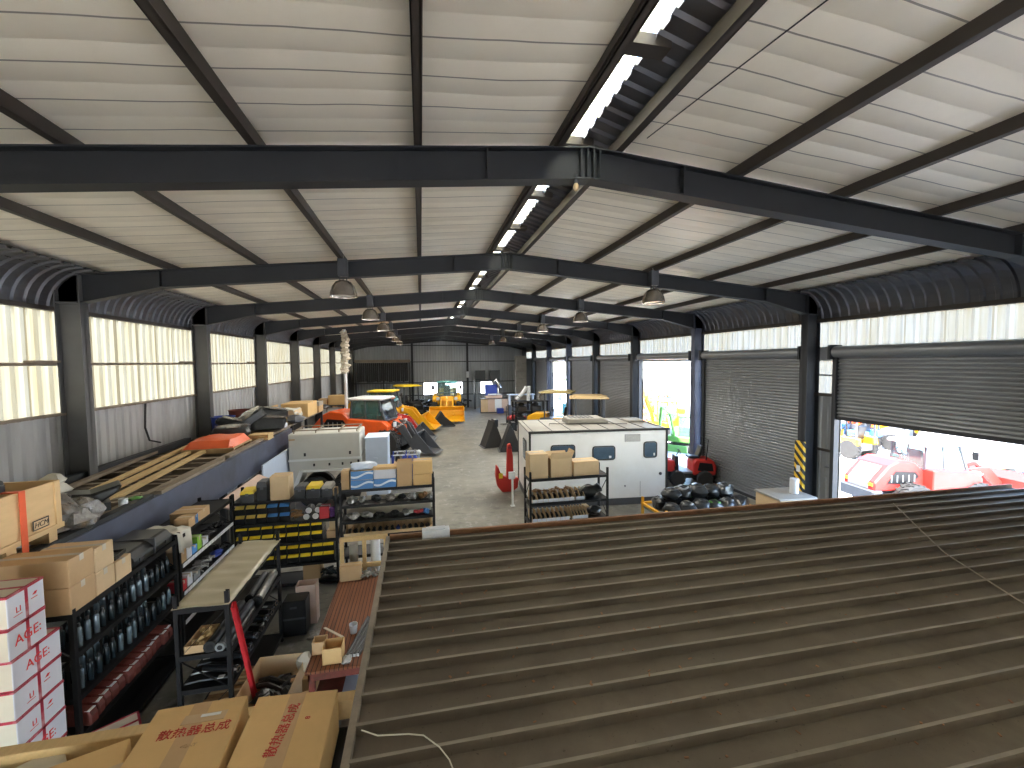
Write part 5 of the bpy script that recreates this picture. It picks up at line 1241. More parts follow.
# white cabin
t = thing('site_cabin', 'white site cabin with rounded windows and a grey roof', 'cabin', (5.68, 14.0, 0), R(-5.5))
W, D, H = 2.26, 1.36, 2.42
MB().box(-W, W, -D, D, .22, H).build('wall_panels', 'white_paint', t, bevel=.01)
for sx in (-1, 1):
    for sy in (-1, 1): MB().box(sx * W - .03, sx * W + .03, sy * D - .03, sy * D + .03, .20, H + .02).build('corner_trim', 'ink_black', t)
MB().box(-W - .04, W + .04, -D - .04, -D + .03, H - .01, H + .06).box(-W - .04, W + .04, D - .03, D + .04, H - .01, H + .06).build('eave_trim', 'ink_black', t)
MB().box(-W - .03, W + .03, -D, D, H, H + .05).build('roof_panel', 'roof_grey', t)
for k in range(8):
    x = -W + .1 + k * (2 * W - .2) / 7; MB().box(x - .008, x + .008, -D + .02, D - .02, H + .05, H + .07).build('roof_seam', 'dark_gray', t)
MB().box(-W, W, -D, D, .0, .22).build('skirt', 'dark_gray', t)
def cabwin(x, z, w, h, rot=None, face='front'):
    def rr(w_, h_, r):
        pts = []
        for cx, cz, a0 in ((w_ - r, h_ - r, 0), (-w_ + r, h_ - r, 90), (-w_ + r, -h_ + r, 180), (w_ - r, -h_ + r, 270)):
            pts += [(cx + r * math.cos(R(a0 + k * 30)), cz + r * math.sin(R(a0 + k * 30))) for k in range(4)]
        return pts
    if face == 'front':
        f_ = MB().prism([(x + p[0], z + p[1]) for p in rr(w / 2, h / 2, .09)], -D - .025, -D + .002, 'y').build('window_frame', 'ink_black', t)
        MB().prism([(x + p[0], z + p[1]) for p in rr(w / 2 - .04, h / 2 - .04, .07)], -D - .03, -D - .024, 'y').build('pane', 'glass_blue', f_)
        MB().prism([(x + p[0], z + p[1]) for p in rr(w / 2 - .035, h / 2 - .035, .07)], -D - .026, -D - .0245, 'y').build('blind', 'grey_mid', f_)
        MB().box(x + w * .22, x + w * .32, -D - .032, -D - .028, z - h * .36, z - h * .2).build('sticker', 'label_white', f_)
    else:
        f_ = MB().prism([(x + p[0], z + p[1]) for p in rr(w / 2, h / 2, .09)], -W - .025, -W + .002, 'x').build('window_frame', 'ink_black', t)
        MB().prism([(x + p[0], z + p[1]) for p in rr(w / 2 - .04, h / 2 - .04, .07)], -W - .03, -W - .024, 'x').build('pane', 'glass_blue', f_)
cabwin(-1.20, 1.80, .80, .46); cabwin(.14, 1.72, .76, .46); cabwin(1.70, 1.78, .46, .54); cabwin(-.30, 1.72, .74, .68, face='end')
MB().box(.84, 1.36, -D - .012, -D, 2.06, 2.30).build('vent', 'grey_mid', t)
e = MB()
for k in range(6): e.box(.85, 1.35, -D - .018, -D - .012, 2.075 + k * .037, 2.09 + k * .037)
e.build('vent_slats', 'cream_paint', t)
MB().box(1.36, 1.372, -D - .006, -D, .25, .75).build('door_gap', 'grey_mid', t)
MB().lathe([(.05, 0), (.05, .03), (.02, .05)], 12, 0, Matrix.Translation((2.05, -D, .98)) @ Matrix.Rotation(R(90), 4, 'X')).build('lock', 'dark_gray', t)
MB().lathe([(.03, 0), (.03, .02), (.01, .03)], 10, 0, Matrix.Translation((.85, -D, .62)) @ Matrix.Rotation(R(90), 4, 'X')).build('tap_cap', 'grey_mid', t)
ac = MB().prism([(-.75, H + .07), (-.70, H + .26), (.55, H + .26), (.75, H + .16), (.75, H + .07)], -.1, .75).build('air_unit', 'roof_grey', t, bevel=.03)
e = MB()
for k in range(6): e.box(-.6 + .15 * k, -.52 + .15 * k, .0, .6, H + .26, H + .27)
e.build('air_unit_vents', 'dark_gray', ac)
MB().prism([(1.5, H + .06), (1.5, H + .14), (2.1, H + .14), (2.15, H + .06)], .0, .7).build('roof_hatch', 'roof_grey', t, bevel=.02)
MB().tube([(-1.4, -.2, H + .06), (-1.4, -.2, H + .12), (.0, -.35, H + .10), (1.3, -.4, H + .08)], .012, 6).build('cable', 'ink_black', t)
t = thing('white_post', 'thin white post standing at the near left corner of the cabin', 'post', (2.82, 13.3, 0))
MB().tube([(0, 0, 0), (0, 0, .95)], .035, 10).build('post_body', 'label_white', t, smooth=True); MB().box(-.12, .08, -.05, .05, .90, 1.12).build('top_bracket', 'label_white', t); MB().box(-.07, .07, -.07, .07, 0, .02).build('base', 'label_white', t)
# red plough
t = thing('red_plough', 'bright red curved plough standing at the left of the cabin', 'plough', (2.98, 14.9, 0), 0); t.scale = (.8, 1, 1)
MB().prism([(-.52, 1.0), (-.42, .9), (-.30, .62), (.02, .50), (.5, .48), (.45, .14), (.2, .0), (-.25, .0), (-.48, .22), (-.56, .6)], -.12, .12).build('mouldboard', 'red_paint', t, bevel=.03)
MB().prism([(-.05, .5), (.26, .5), (.24, 1.3), (.14, 1.75), (.0, 1.7)], -.09, .09).build('shank', 'red_paint', t, bevel=.02)
MB().box(-.42, -.25, -.135, -.12, .52, .70).build('warning_sticker', 'yellow_plastic', t); MB().box(-.01, .19, -.10, -.09, 1.55, 1.65).build('band', 'dark_red_paint', t)
# black buckets beyond the cabin
for k, (x, y, rzz) in enumerate(((3.75, 23.2, .15), (4.5, 21.9, -.1))):
    t = thing('bucket_attachment', ['black bucket attachment lying left of the white cabin, farther one', 'black bucket attachment lying left of the white cabin, nearer one'][k], 'bucket', (x, y, 0), rzz)
    MB().prism([(-.55, 0), (.45, 0), (.5, .25), (.2, 1.1), (.0, 1.45), (-.12, 1.1)], -.5, .5).build('shell', 'black_rubber', t, bevel=.02)
    MB().box(.1, .3, -.3, .3, 1.1, 1.5).build('coupler', 'black_plastic', t); MB().prism([(-.62, 0), (-.5, 0), (-.5, .06)], -.52, .52).build('cutting_edge', 'dark_gray', t)
t = thing('engine_block', 'brown and white engine assembly on a small stand by the black buckets', 'engine', (5.3, 21.0, 0))
MB().box(-.35, .35, -.3, .3, .45, .5).build('stand_top', 'label_white', t)
for sx in (-.3, .3):
    for sy in (-.25, .25): MB().box(sx - .025, sx + .025, sy - .025, sy + .025, 0, .45).build('stand_leg', 'label_white', t)
MB().box(-.25, .25, -.2, .2, .5, .95).blob((-.1, 0, 1.0), (.18, .15, .14), seed=2).tube([(.1, -.2, .7), (.3, -.25, .8), (.3, .1, 1.0)], .05, 8).build('block', 'parts_brown', t)

# dark stand with machinery in the middle distance
t = thing('steel_stand', 'black steel stand full of equipment beyond the cabin', 'stand', (7.3, 28.4, 0))
for sx in (-1.1, 0, 1.1):
    for sy in (-.5, .5): MB().box(sx - .05, sx + .05, sy - .05, sy + .05, 0, 2.0).build('post', 'black_steel', t)
for z in (.5, 1.25, 2.0): MB().box(-1.2, 1.2, -.6, .6, z - .05, z).build('deck', 'black_steel', t)
for k, (x, z, m, nm) in enumerate(((-.7, .505, 'dark_gray', 'dark pump'), (.1, .505, 'black_bag', 'black crate of parts'), (.75, .505, 'grey_mid', 'grey motor'), (-.6, 1.255, 'black_bag', 'black hose coil'), (.4, 1.255, 'dark_gray', 'dark gearbox'))):
    b = MB().box(-.32, .32, -.3, .3, 0, .38).lathe([(.2, .38), (.24, .46), (.15, .62)], 14)
    simple('pump_unit', b, m, f'{nm} on the {"lower" if z < 1 else "upper"} deck of the black steel stand', 'machine', loc=(7.3 + x, 28.4, z), bevel=.02)
t = thing('rolled_hose', 'white rolled hoses leaning on the black steel stand', 'hose', (6.95, 28.3, 2.0))
MB().tube([(-.6, 0, .1), (-.2, 0, .5), (.1, 0, .95)], .13, 10).tube([(.25, .1, .0), (.3, .1, 1.0)], .12, 10).build('hose_body', 'label_white', t, smooth=True)
MB().tube([(-.45, 0, .26), (-.42, 0, .30)], .14, 10).build('clip', 'grey_mid', t)
t = thing('spare_engine', 'mottled engine on the right end of the black steel stand', 'engine', (8.2, 28.4, 2.0))
MB().box(-.25, .25, -.25, .25, 0, .35).blob((0, -.1, .45), (.28, .22, .2), nz=.3, seed=12).build('block', 'parts_metal', t); MB().tube([(-.3, -.2, .2), (-.2, -.3, .5), (.2, -.28, .55)], .05, 8).build('pipe', 'chrome', t, smooth=True)
bucket('tall blue-grey barrel in front of the compact machines', (7.1, 23.9, 0), .34, 1.35, 'dark_gray')
simple('orange_hopper', MB().prism([(-.3, 0), (.3, 0), (.42, .75), (.15, 1.15), (-.25, .9)], -.3, .3), 'yellow_paint', 'small orange-yellow hopper beside the blue-grey barrel', 'hopper', loc=(6.45, 22.6, .0), bevel=.03)
simple('yellow_cowl', MB().prism([(-.9, 0), (.9, 0), (.8, .5), (.3, .8), (-.4, .85), (-.85, .4)], -.5, .5), 'yellow_paint', 'rounded yellow engine cowl against the closed roller door', 'cowl', loc=(10.0, 19.2, .452), bevel=.06)
simple('cowl_stand', MB().box(-.7, .7, -.4, .4, .40, .45).box(-.65, -.58, -.35, .35, 0, .4).box(.58, .65, -.35, .35, 0, .4), 'black_steel', 'low black stand under the rounded yellow cowl', 'stand', loc=(10.0, 19.2, 0))
simple('white_canister', MB().lathe([(.15, 0), (.17, .03), (.17, .85), (.1, .95), (.06, 1.0)], 16), 'label_white', 'white canister on the bonnet of the compact machines', 'canister', loc=(7.75, 24.5, 0), smooth=True)
# workshop counter at the far end
t = thing('counter', 'pale panelled counter in front of the end wall', 'counter', (6.6, 38.9, 0))
for k, m in enumerate(('cardboard_pale', 'pink_tan', 'white_paint', 'pink_tan')): MB().box(-1.3 + .65 * k, -.66 + .65 * k, -.35, -.33, .08, 1.3).build('panel', m, t)
MB().box(-1.3, 1.3, -.33, .4, 0, 1.28).build('carcass', 'dark_gray', t); MB().box(-1.36, 1.36, -.42, .45, 1.28, 1.34).build('worktop', 'dark_gray', t)
simple('blue_crate', MB().box(-.3, .3, -.2, .2, 0, .45).box(-.27, .27, -.17, .17, .45, .46), 'blue_deep', 'small blue crate on the floor before the pale counter', 'crate', loc=(7.0, 38.1, 0), bevel=.02)
t = thing('navy_machine', 'navy and silver machine standing on the pale counter', 'machine', (6.3, 38.95, 1.34))
MB().box(-.55, .55, -.3, .3, .25, 1.25).build('housing', 'blue_deep', t, bevel=.04); MB().tube([(.1, -.3, 1.3), (.4, -.34, 1.7), (.85, -.34, .95)], .20, 12).build('duct', 'chrome', t, smooth=True)
MB().box(-.5, 1.0, -.4, .3, 0, .25).build('bed', 'pink_tan', t); MB().box(-.35, .9, -.44, -.38, .30, .42).build('light_strip', 'label_white', t)
for k, x in enumerate((5.55, 7.05)):
    simple('black_speaker_box', MB().box(-.5, .5, -.3, .3, 0, .95).box(-.45, .45, -.32, -.3, .05, .9), 'black_plastic', ['black box high on the end wall, left of the silver duct', 'smaller black box high on the end wall, over the silver duct'][k], 'box', loc=(5.75 + k * 1.45, 42.2, 2.9), bevel=.02)
simple('box_stand', MB().box(-1.3, 1.3, -.35, .35, 2.85, 2.9).box(-1.25, -1.17, -.3, .3, 0, 2.85).box(1.17, 1.25, -.3, .3, 0, 2.85), 'black_steel', 'tall black stand carrying the black boxes at the end wall', 'stand', loc=(6.4, 42.2, 0))
simple('notice_board', MB().box(-.14, .14, -.02, .02, 0, .62).box(-.12, .12, -.024, -.02, .05, .28).box(-.12, .12, -.024, -.02, .34, .58), 'label_white', 'small white notice on the end wall post', 'notice', loc=(4.7, 43.85, 3.1))
t = thing('concrete_pillar', 'pale mottled stacked column at the far right corner', 'column', (9.75, 41.5, 0))
for k in range(7): MB().box(-.55, .55, -.3, .3, .75 * k, .75 * k + .74).build('block', 'roof_grey', t, bevel=.02)
simple('far_bench', MB().box(-1.2, 1.2, -.4, .4, .85, .92).box(-1.1, -1.0, -.3, .3, 0, .85).box(1.0, 1.1, -.3, .3, 0, .85), 'blue_white', 'pale blue bench at the far right of the hall', 'bench', loc=(8.6, 36.6, .9))
simple('plinth', MB().box(-1.15, 1.15, -.35, .35, 0, .9), 'dark_gray', 'dark plinth under the pale blue far bench', 'plinth', loc=(8.6, 36.6, 0))
# tall pipe rack on the end wall
t = thing('pipe_rack', 'tall dark rack of hanging tubes against the end wall', 'rack', (-3.5, 42.0, 0))
MB().box(-2.55, 2.5, -.15, .15, 4.72, 4.98).build('top_rail', 'timber_grey', t)
for x in (-2.5, 0, 2.4): MB().box(x - .06, x + .06, .1, .2, 0, 4.9).build('post', 'steel_dark', t)
b = MB()
for k in range(26):
    x = -2.3 + k * .18; b.tube([(x, 0, 4.7), (x + U(-.02, .02), 0, 2.85 + U(0, .15))], .085, 8)
b.build('hanging_tubes', 'black_rubber', t, smooth=True)
MB().box(-2.55, 2.5, -.1, .2, 2.72, 2.82).build('bottom_rail', 'steel_dark', t)
for k in range(7):
    x = -6.2 + k * .62
    t = thing('tyre_stack', f'stack of dark tyres against the end wall, {ORD[k]} from the left', 'tyres', (x, 40.6, 0), 0, 'tyres at the end wall')
    for j in range(5 + (k * 3) % 3): MB().lathe([(.17, 0), (.27, 0), (.30, .06), (.30, .18), (.27, .24), (.17, .24), (.17, 0)], 18, 0, Matrix.Translation((U(-.02, .02), 0, .25 * j))).build('tyre', 'black_rubber', t, smooth=True)
heap('scrap_parts', 'dark heap of parts low along the end wall behind the yellow loader', 'parts', (3.2, 42.6, 0), (1.3, .5, .9), 'black_bag', 30, 55, (.15, .3))
heap('scrap_parts', 'dark machinery clutter between the yellow loaders and the end wall', 'parts', (.4, 41.2, 0), (.9, .5, 1.0), 'black_bag', 22, 56, (.15, .3))
heap('scrap_parts', 'clutter of dark attachments between the hall machines and the left wall', 'parts', (-5.7, 34.8, 0), (.6, 1.8, 1.5), 'parts_brown', 40, 57, (.15, .35))

# mini loader near the roller door
t = thing('mini_loader', 'small red ride-on loader parked against the closed roller door', 'loader', (9.86, 14.3, 0), R(163)); t.scale = (.9, .9, .9)
for x in (-.55, .55):
    for y in (-.48, .48): wheel(t, x, y, .31, .31, .24, 'grey_mid')
MB().box(-.9, .95, -.34, .34, .28, .55).build('chassis', 'black_plastic', t, bevel=.02)
MB().prism([(-1.02, .42), (-1.05, .78), (-.92, 1.05), (-.25, 1.10), (-.10, .95), (-.10, .42)], -.42, .42).build('engine_cover', 'red_paint', t, bevel=.05)
for sd in (-1, 1): MB().prism([(-.92, .60), (-.86, .92), (-.36, .96), (-.28, .62)], sd * .415, sd * .428).build('side_grille', 'black_steel', t)
MB().box(-.42, .02, -.24, .24, 1.08, 1.18).prism([(-.46, 1.14), (-.34, 1.14), (-.50, 1.62), (-.60, 1.6)], -.23, .23).build('seat', 'black_plastic', t, bevel=.03)
MB().box(-.1, .55, -.36, .36, .48, .56).build('floor_plate', 'grey_mid', t)
MB().prism([(.42, .5), (.62, .5), (.56, 1.18), (.44, 1.18)], -.25, .25).build('console', 'black_plastic', t, bevel=.02)
MB().tube([(-.62, -.4, 1.05), (-.70, -.42, 1.9), (-.70, .42, 1.9), (-.62, .4, 1.05)], .022, 8).build('roll_bar', 'black_steel', t, smooth=True)
MB().tube([(.48, 0, 1.15), (.34, 0, 1.35)], .02, 8).tube([(.34 + .05 * math.sin(a), .15 * math.cos(a), 1.35 + .1 * math.sin(a)) for a in [2 * PI * k / 12 for k in range(13)]], .014, 6).build('steering_wheel', 'black_plastic', t)
for sd in (-1, 1): MB().prism([(.55, .75), (.62, 1.0), (.95, 1.02), (1.45, .50), (1.38, .36), (.9, .72)], sd * .22 - .04, sd * .22 + .04).build('lift_arm', 'red_paint', t, bevel=.01)
MB().box(.6, .98, -.30, .30, .48, .98).build('front_tower', 'red_paint', t, bevel=.03)
MB().prism([(1.36, .10), (1.40, .62), (1.50, .62), (1.50, .10)], -.45, .45).build('quick_hitch', 'black_steel', t, bevel=.02)
for sd in (-1, 1): MB().box(1.0, 1.05, sd * .2 - .06, sd * .2 + .06, .82, .92).build('head_light', 'label_white', t)
# yellow trolley with black bagged parts
t = thing('yellow_trolley', 'low yellow trolley loaded with black bagged parts behind the office roof', 'trolley', (7.55, 10.3, 0))
MB().box(-1.45, 1.35, -.62, .62, .50, .56).build('deck', 'grey_mid', t)
for y in (-.62, .62): MB().bar((-1.48, y, .62), (1.35, y, .62), .06, .06).build('side_rail', 'yellow_paint', t)
for x in (-1.45, 1.32):
    MB().bar((x, -.62, .62), (x, .62, .62), .06, .06).build('end_rail', 'yellow_paint', t)
    for y in (-.6, .6): MB().box(x - .03, x + .03, y - .03, y + .03, .16, .80 if x < 0 else .66).build('corner_post', 'yellow_paint', t)
for x in (-1.2, 1.1):
    for y in (-.5, .5): wheel(t, x, y, .16, .16, .08, 'grey_mid', False)
spots = [(-1.12, -.32, 0), (-.70, -.38, 0), (-.28, -.36, 0), (.12, -.40, 0), (.52, -.38, 0), (.95, -.34, 0), (-1.15, .22, 0), (-.75, .25, 0), (-.32, .2, 0), (.10, .22, 0), (.50, .22, 0), (.92, .25, 0),
         (-.95, .0, .30), (-.55, .05, .30), (-.15, .0, .31), (.3, .02, .30), (.72, -.02, .30)]
for k, (x, y, z) in enumerate(spots):
    r = .25 + .02 * ((k * 7) % 3)
    t = thing('bagged_part', f'black bagged part in the {"upper layer" if z else "front row" if y < 0 else "back row"} of the yellow trolley, {ORD[k % 6 if k < 12 else k - 12]} from the left', 'bag', (7.55 + x, 10.3 + y, .565 + z), U(0, 3), 'black bagged parts on the yellow trolley')
    MB().blob((0, 0, r * .66), (r, r * .85, r * .68), nz=.12, n=14, k=8, seed=400 + k).build('bag_body', 'black_bag', t, smooth=True)
    MB().tube([(r * .5 * math.cos(a), r * .5 * math.sin(a), r * 1.1 + .02 * math.sin(3 * a)) for a in [2 * PI * j / 14 for j in range(15)]], .035, 7).build('rim', 'grey_mid' if k % 3 == 1 else 'green_paint' if k % 5 == 3 else 'black_rubber', t, smooth=True)
# beige cabinet with white cylinder
t = thing('beige_cabinet', 'low beige cabinet with a grey top behind the office roof', 'cabinet', (9.62, 9.62, 0), R(-4))
MB().box(-.52, .52, -.45, .45, .04, .98).build('cabinet_body', 'cardboard_pale', t, bevel=.01)
MB().box(-.55, .55, -.48, .48, .98, 1.03).build('cabinet_top', 'roof_grey', t, bevel=.006)
for s in (-.26, .26): MB().box(s - .24, s + .24, -.46, -.45, .1, .9).build('door', 'cardboard_pale', t)
simple('white_cylinder', MB().lathe([(.10, 0), (.11, .01), (.11, .40), (.10, .41)], 18), 'label_white', 'white plastic cylinder standing on the beige cabinet', 'cylinder', loc=(9.85, 9.55, 1.031), smooth=True)
# striped guard
t = thing('column_guard', 'yellow and black striped guard on the column by the half raised door', 'guard', (10.46, 9.98, 0))
MB().box(-.045, .045, -.14, .14, .0, 2.35).build('guard_body', 'hazard', t, bevel=.004)
MB().box(-.05, -.046, -.06, .06, 1.48, 1.66).build('label', 'label_white', t)
simple('switch_box', MB().box(-.05, .05, -.1, .1, 0, .28), 'grey_mid', 'grey switch box on the wall strip by the half raised door', 'switch box', loc=(10.93, 9.52, 1.4), bevel=.01)
# cable on the left wall
simple('wall_cable', MB().tube([(-6.9, 12.55, 3.72), (-6.88, 12.5, 3.6), (-6.88, 12.45, 3.1), (-6.88, 12.6, 2.75), (-6.85, 13.0, 2.62)], .022, 6), 'black_rubber', 'black cable hanging down the grey wall between two columns', 'cable', smooth=True)
# high bay lamps
k = 0
first_lamp = None
for y in (10, 15, 20, 25, 30, 35):
    for x in (-1.6, 5.77):
        loc = (x, y - .16, 6.10)
        side = 'left' if x < 0 else 'right'
        lab = f'high-bay dome lamp in the {side} row, {ORD[k // 2]} from the viewer'
        if first_lamp is None:
            t = first_lamp = thing('high_bay_lamp', lab, 'lamp', loc, 0, 'high-bay lamps under the frames')
            MB().lathe([(.10, .36), (.16, .33), (.23, .24), (.275, .10), (.285, .02), (.275, .02), (.22, .22), (.1, .33)], 22).build('lamp_shade', 'lamp_grey', t, smooth=True)
            MB().lathe([(.02, .06), (.24, .05), (.26, .075), (.02, .09)], 18).build('diffuser', 'lamp_glass', t, smooth=True)
            MB().box(-.10, .10, -.09, .09, .45, .82).build('ballast_box', 'dark_gray', t, bevel=.01)
            e = MB()
            for sx in (-.07, 0, .07): e.tube([(sx, 0, .34), (sx, 0, .46)], .012, 6)
            e.build('support_rods', 'dark_gray', t)
            MB().tube([(0, 0, .82), (0, .02, .90)], .02, 8).build('hook', 'chrome', t, smooth=True)
        else: dup(first_lamp, loc, 0, lab)
        k += 1
simple('ceiling_wire', MB().tube([(2.66, 4.7, 7.29), (2.82, 3.5, 7.28), (2.99, 2.2, 7.26)], .006, 6), 'steel_dark', 'thin wire strung under the ceiling right of the ridge', 'wire')
t = thing('light_bulb', 'small bulb hanging under the nearest frame at the ridge', 'bulb', (1.86, 4.93, 6.76))
MB().blob((0, 0, 0), (.035, .035, .05), nz=0, n=12, k=8).build('bulb_glass', 'cardboard_pale', t, smooth=True); MB().tube([(0, 0, .04), (0, 0, .14)], .022, 8).build('socket', 'dark_gray', t)
# ================================================================== THE YARD OUTSIDE
loader('big red loader outside the half raised door, its rear grille facing in', (15.5, 10.3, -.13), R(-8), 'red_paint', .84, roof='white_paint', glassm='glass_clear', bucket_mat='red_paint', bucket_up=.25, rim='red_paint')
def excavator(label, loc, rz, paint, s=1.0, group='excavators in the yard'):
    t = thing('excavator', label, 'excavator', loc, rz, group); t.scale = (s, s, s)
    for sd in (-1, 1):
        MB().prism([(-1.0, .0), (1.0, .0), (1.22, .2), (1.15, .48), (-1.15, .48), (-1.22, .2)], sd * .62 - .2, sd * .62 + .2).build('track', 'black_rubber', t, bevel=.05)
    MB().box(-.5, .5, -.5, .5, .35, .62).build('slew_base', 'dark_gray', t)
    MB().prism([(-1.25, .62), (-1.3, 1.35), (-.3, 1.45), (.1, 1.1), (.9, 1.0), (.95, .62)], -.8, .8).build('body', paint, t, bevel=.06)
    c = MB()
    for x, y in ((-.3, -.05), (.75, -.05), (-.3, .75), (.75, .75)): c.bar((x, y, 1.0), (x * .92, y, 2.3), .06, .06)
    c.box(-.36, .74, -.1, .8, 2.28, 2.36)
    cab = c.build('cab_frame', paint, t)
    MB().box(-.3, .72, -.04, .74, 1.05, 2.26).build('glass', 'glass_clear', cab)
    MB().prism([(.6, .9), (.8, .85), (1.5, 2.5), (2.6, 2.9), (2.6, 3.05), (1.38, 2.72)], -.52, -.30).build('boom', paint, t, bevel=.02)
    MB().prism([(2.45, 3.05), (2.68, 3.1), (3.1, 1.4), (2.95, 1.36)], -.49, -.33).build('dipper', paint, t, bevel=.02)
    MB().prism([(2.9, 1.4), (3.15, 1.42), (3.35, 1.0), (3.1, .75), (2.75, .85), (2.95, 1.1)], -.62, -.2).build('bucket', 'dark_gray', t, bevel=.02)
    MB().tube([(1.0, -.41, 1.2), (1.7, -.41, 2.5)], .06, 8).tube([(1.8, -.41, 2.95), (2.5, -.41, 3.2)], .05, 8).build('cylinders', 'chrome', t, smooth=True)
    MB().prism([(1.45, .1), (1.55, .1), (1.6, .55), (1.5, .55)], -.8, .8).build('blade', paint, t)
cols = [('yellow_paint', 'yellow'), ('orange_paint', 'orange'), ('green_paint', 'green'), ('white_paint', 'white'), ('red_paint', 'red'), ('yellow_paint', 'yellow')]
exs = [(15.3, 24.6, 200, 0, .95, 'nearest the open bay'), (17.2, 27.8, 170, 1, 1.0, 'second from the open bay'), (15.6, 30.3, 220, 3, .9, 'third from the open bay'), (19.6, 32.5, 190, 0, 1.0, 'beside the orange one'),
       (18.0, 36.2, 160, 4, 1.0, 'farther back along the building'), (22.0, 38.6, 200, 1, 1.1, 'far back in the yard'), (16.9, 41.0, 180, 2, 1.0, 'far along the building'), (24.5, 43.5, 150, 0, 1.1, 'at the back of the yard'),
       (13.7, 20.2, 215, 2, .8, 'just outside the open bay')]
for x, y, a, c, s, w in exs: excavator(f'{cols[c][1]} excavator in the yard, {w}', (x, y, -.13), R(a), cols[c][0], s)
sm = [(20.6, 17.2, 'yellow_paint', 'yellow'), (22.7, 18.6, 'blue_plastic', 'blue'), (24.7, 16.8, 'grey_mid', 'grey'), (26.1, 18.3, 'yellow_paint', 'yellow'), (28.0, 17.6, 'blue_plastic', 'blue'), (29.9, 18.4, 'orange_paint', 'orange'),
      (31.8, 17.6, 'yellow_paint', 'yellow'), (22.0, 21.4, 'yellow_paint', 'yellow'), (24.4, 21.9, 'grey_mid', 'grey'), (26.8, 21.3, 'orange_paint', 'orange'), (29.2, 21.9, 'yellow_paint', 'yellow'), (31.6, 21.3, 'blue_plastic', 'blue')]
for k, (x, y, m, nm) in enumerate(sm):
    canopy_machine(f'{nm} compact machine in the {"nearer" if k < 7 else "farther"} yard row under the half raised door, {ORD[k if k < 7 else k - 7]} along', (x, y, -.13), R(95 + 7 * (k % 3)), m, ('white_paint', 'dark_gray', m)[k % 3], 1.1)
loader('yellow loader across the yard behind the red one', (29.5, 27.0, -.13), R(200), 'yellow_paint', 1.1, roof='white_paint', glassm='glass_clear')
loader('green loader across the yard seen through the open bay', (17.6, 22.4, -.13), R(215), 'green_paint', .9, roof='white_paint', glassm='glass_clear')
t = thing('white_truck', 'long white truck body parked beyond the red loader', 'truck', (22.6, 12.4, -.13), R(2))
MB().box(-2.6, 5.5, -1.2, 1.2, .75, 1.95).build('box_body', 'white_paint', t, bevel=.05)
MB().box(-2.6, 5.4, -1.0, 1.0, .5, .75).build('chassis', 'dark_gray', t); MB().box(-2.62, 5.52, -1.22, -1.2, .78, .95).build('side_stripe', 'yellow_plastic', t)
for x in (-1.6, 3.6, 4.6):
    for y in (-1, 1): wheel(t, x, y, .38, .38, .26, 'grey_mid', False)
t = thing('white_shed', 'long white shed far across the yard', 'building', (50, 40, -.13), R(-12))
MB().box(-5, 5, -34, 40, 0, 5.2).build('shed_wall', 'white_paint', t)
MB().prism([(-5.4, 5.2), (5.4, 5.2), (0, 6.6)], -34.4, 40.4).build('shed_roof', 'blue_white', t)
for k in range(6): MB().box(-5.05, -5.0, -28 + k * 11, -22 + k * 11, .2, 3.8).build('shed_door', 'blue_white', t)
for k, (x, y) in enumerate(((13.1, 33.5), (13.0, 36.2))):
    t = thing('drum_pallet', ['pallet of teal drums outside the far open bay, nearer', 'pallet of teal drums outside the far open bay, farther'][k], 'drums', (x, y, -.13))
    MB().box(-.6, .6, -.6, .6, 0, .14).build('pallet', 'timber_pale', t)
    for sx in (-.3, .3):
        for sy in (-.3, .3): MB().lathe([(.28, .15), (.29, .2), (.29, 1.0), (.28, 1.05)], 16, 0, Matrix.Translation((sx, sy, 0))).build('drum', 'aqua_glass_paint', t, smooth=True)
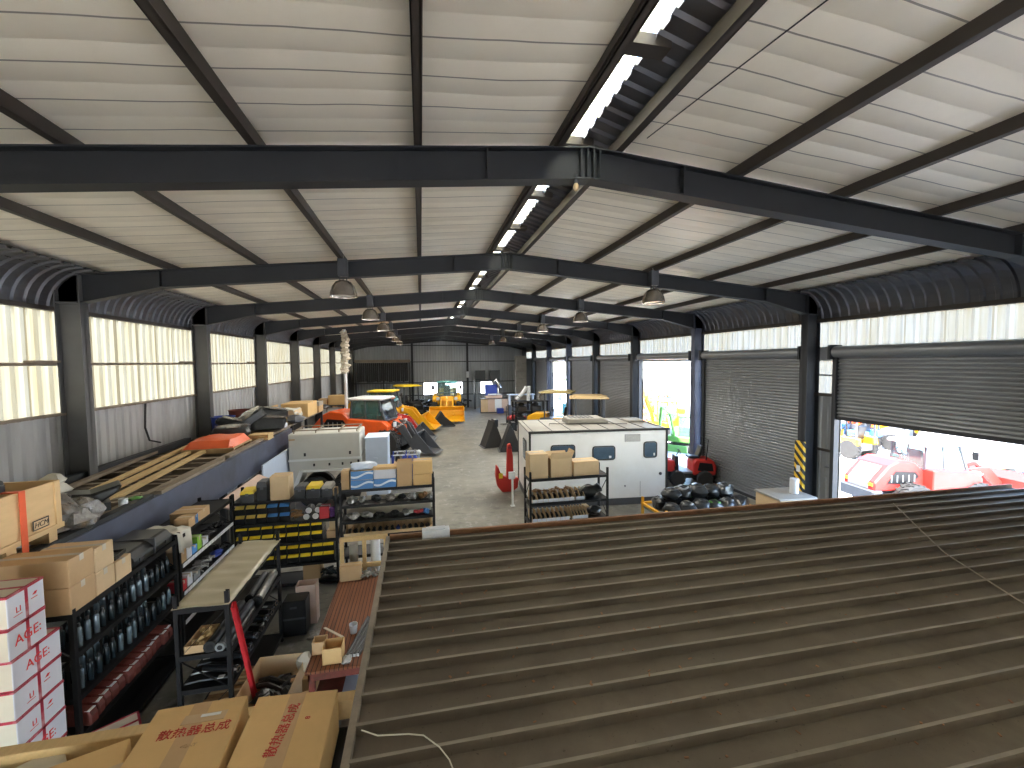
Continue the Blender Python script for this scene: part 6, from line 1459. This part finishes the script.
# ================================================================== LIGHT AND CAMERA
w = bpy.data.worlds.new('sky'); scn.world = w; w.use_nodes = True
n = w.node_tree.nodes; l = w.node_tree.links; bg = n['Background']
sk = n.new('ShaderNodeTexSky'); sk.sky_type = 'NISHITA'; sk.sun_disc = False; sk.sun_elevation = R(52); sk.sun_rotation = R(-80)
sk.air_density = 1.0; sk.dust_density = 1.5
l.new(sk.outputs[0], bg.inputs[0]); bg.inputs[1].default_value = .52
def sun(name, d, strength, col, ang):
    L = bpy.data.lights.new(name, 'SUN'); L.energy = strength; L.color = col; L.angle = R(ang)
    o = bpy.data.objects.new(name, L); COL.objects.link(o); o.rotation_euler = Vector(d).to_track_quat('-Z', 'Y').to_euler()
sun('sun', (.30, .36, -.90), 6.6, (1, .95, .86), .6)

for y in (10, 15, 20, 25, 30, 35):  # fill added beneath the dome lamps, which themselves look unlit
    for x in (-1.6, 5.77):
        L = bpy.data.lights.new('lamp_fill', 'AREA'); L.shape = 'DISK'; L.size = .42; L.energy = {10: 5 if x < 0 else 28, 15: 22 if x < 0 else 30, 20: 34, 25: 24, 30: 24, 35: 24}[y]; L.color = (1, .95, .86)
        o = bpy.data.objects.new('lamp_fill', L); COL.objects.link(o); o.location = (x, y - .16, 6.135)

f = 425.484; yaw, pit, rol = .210319, .0522128, -.0102134
cam = bpy.data.cameras.new('camera'); cam.sensor_width = 36; cam.lens = f * 36 / 1024; cam.clip_start = .05; cam.clip_end = 400
co = bpy.data.objects.new('camera', cam); COL.objects.link(co)
def cray(a, b):
    x = a * math.cos(rol) + b * math.sin(rol); y = -a * math.sin(rol) + b * math.cos(rol); zc = -y
    yc = math.cos(pit) + zc * math.sin(pit); z = -math.sin(pit) + zc * math.cos(pit)
    return Vector((x * math.cos(yaw) + yc * math.sin(yaw), -x * math.sin(yaw) + yc * math.cos(yaw), z))
fw = cray(0, 0); rt = (cray(1, 0) - fw).normalized(); dn = (cray(0, 1) - fw).normalized()
M = Matrix((rt, -dn, -fw.normalized())).transposed().to_4x4(); M.translation = (0, 0, 4.6778)
co.matrix_world = M; scn.camera = co
scn.view_settings.view_transform = 'Standard'; scn.view_settings.look = 'None'; scn.view_settings.gamma = 1; scn.view_settings.use_curve_mapping = False
scn.view_settings.exposure = 2.72
c = scn.cycles
c.use_denoising = True; c.max_bounces = 10; c.diffuse_bounces = 6; c.glossy_bounces = 4; c.transparent_max_bounces = 8
c.sample_clamp_indirect = 6; c.caustics_reflective = False; c.caustics_refractive = False
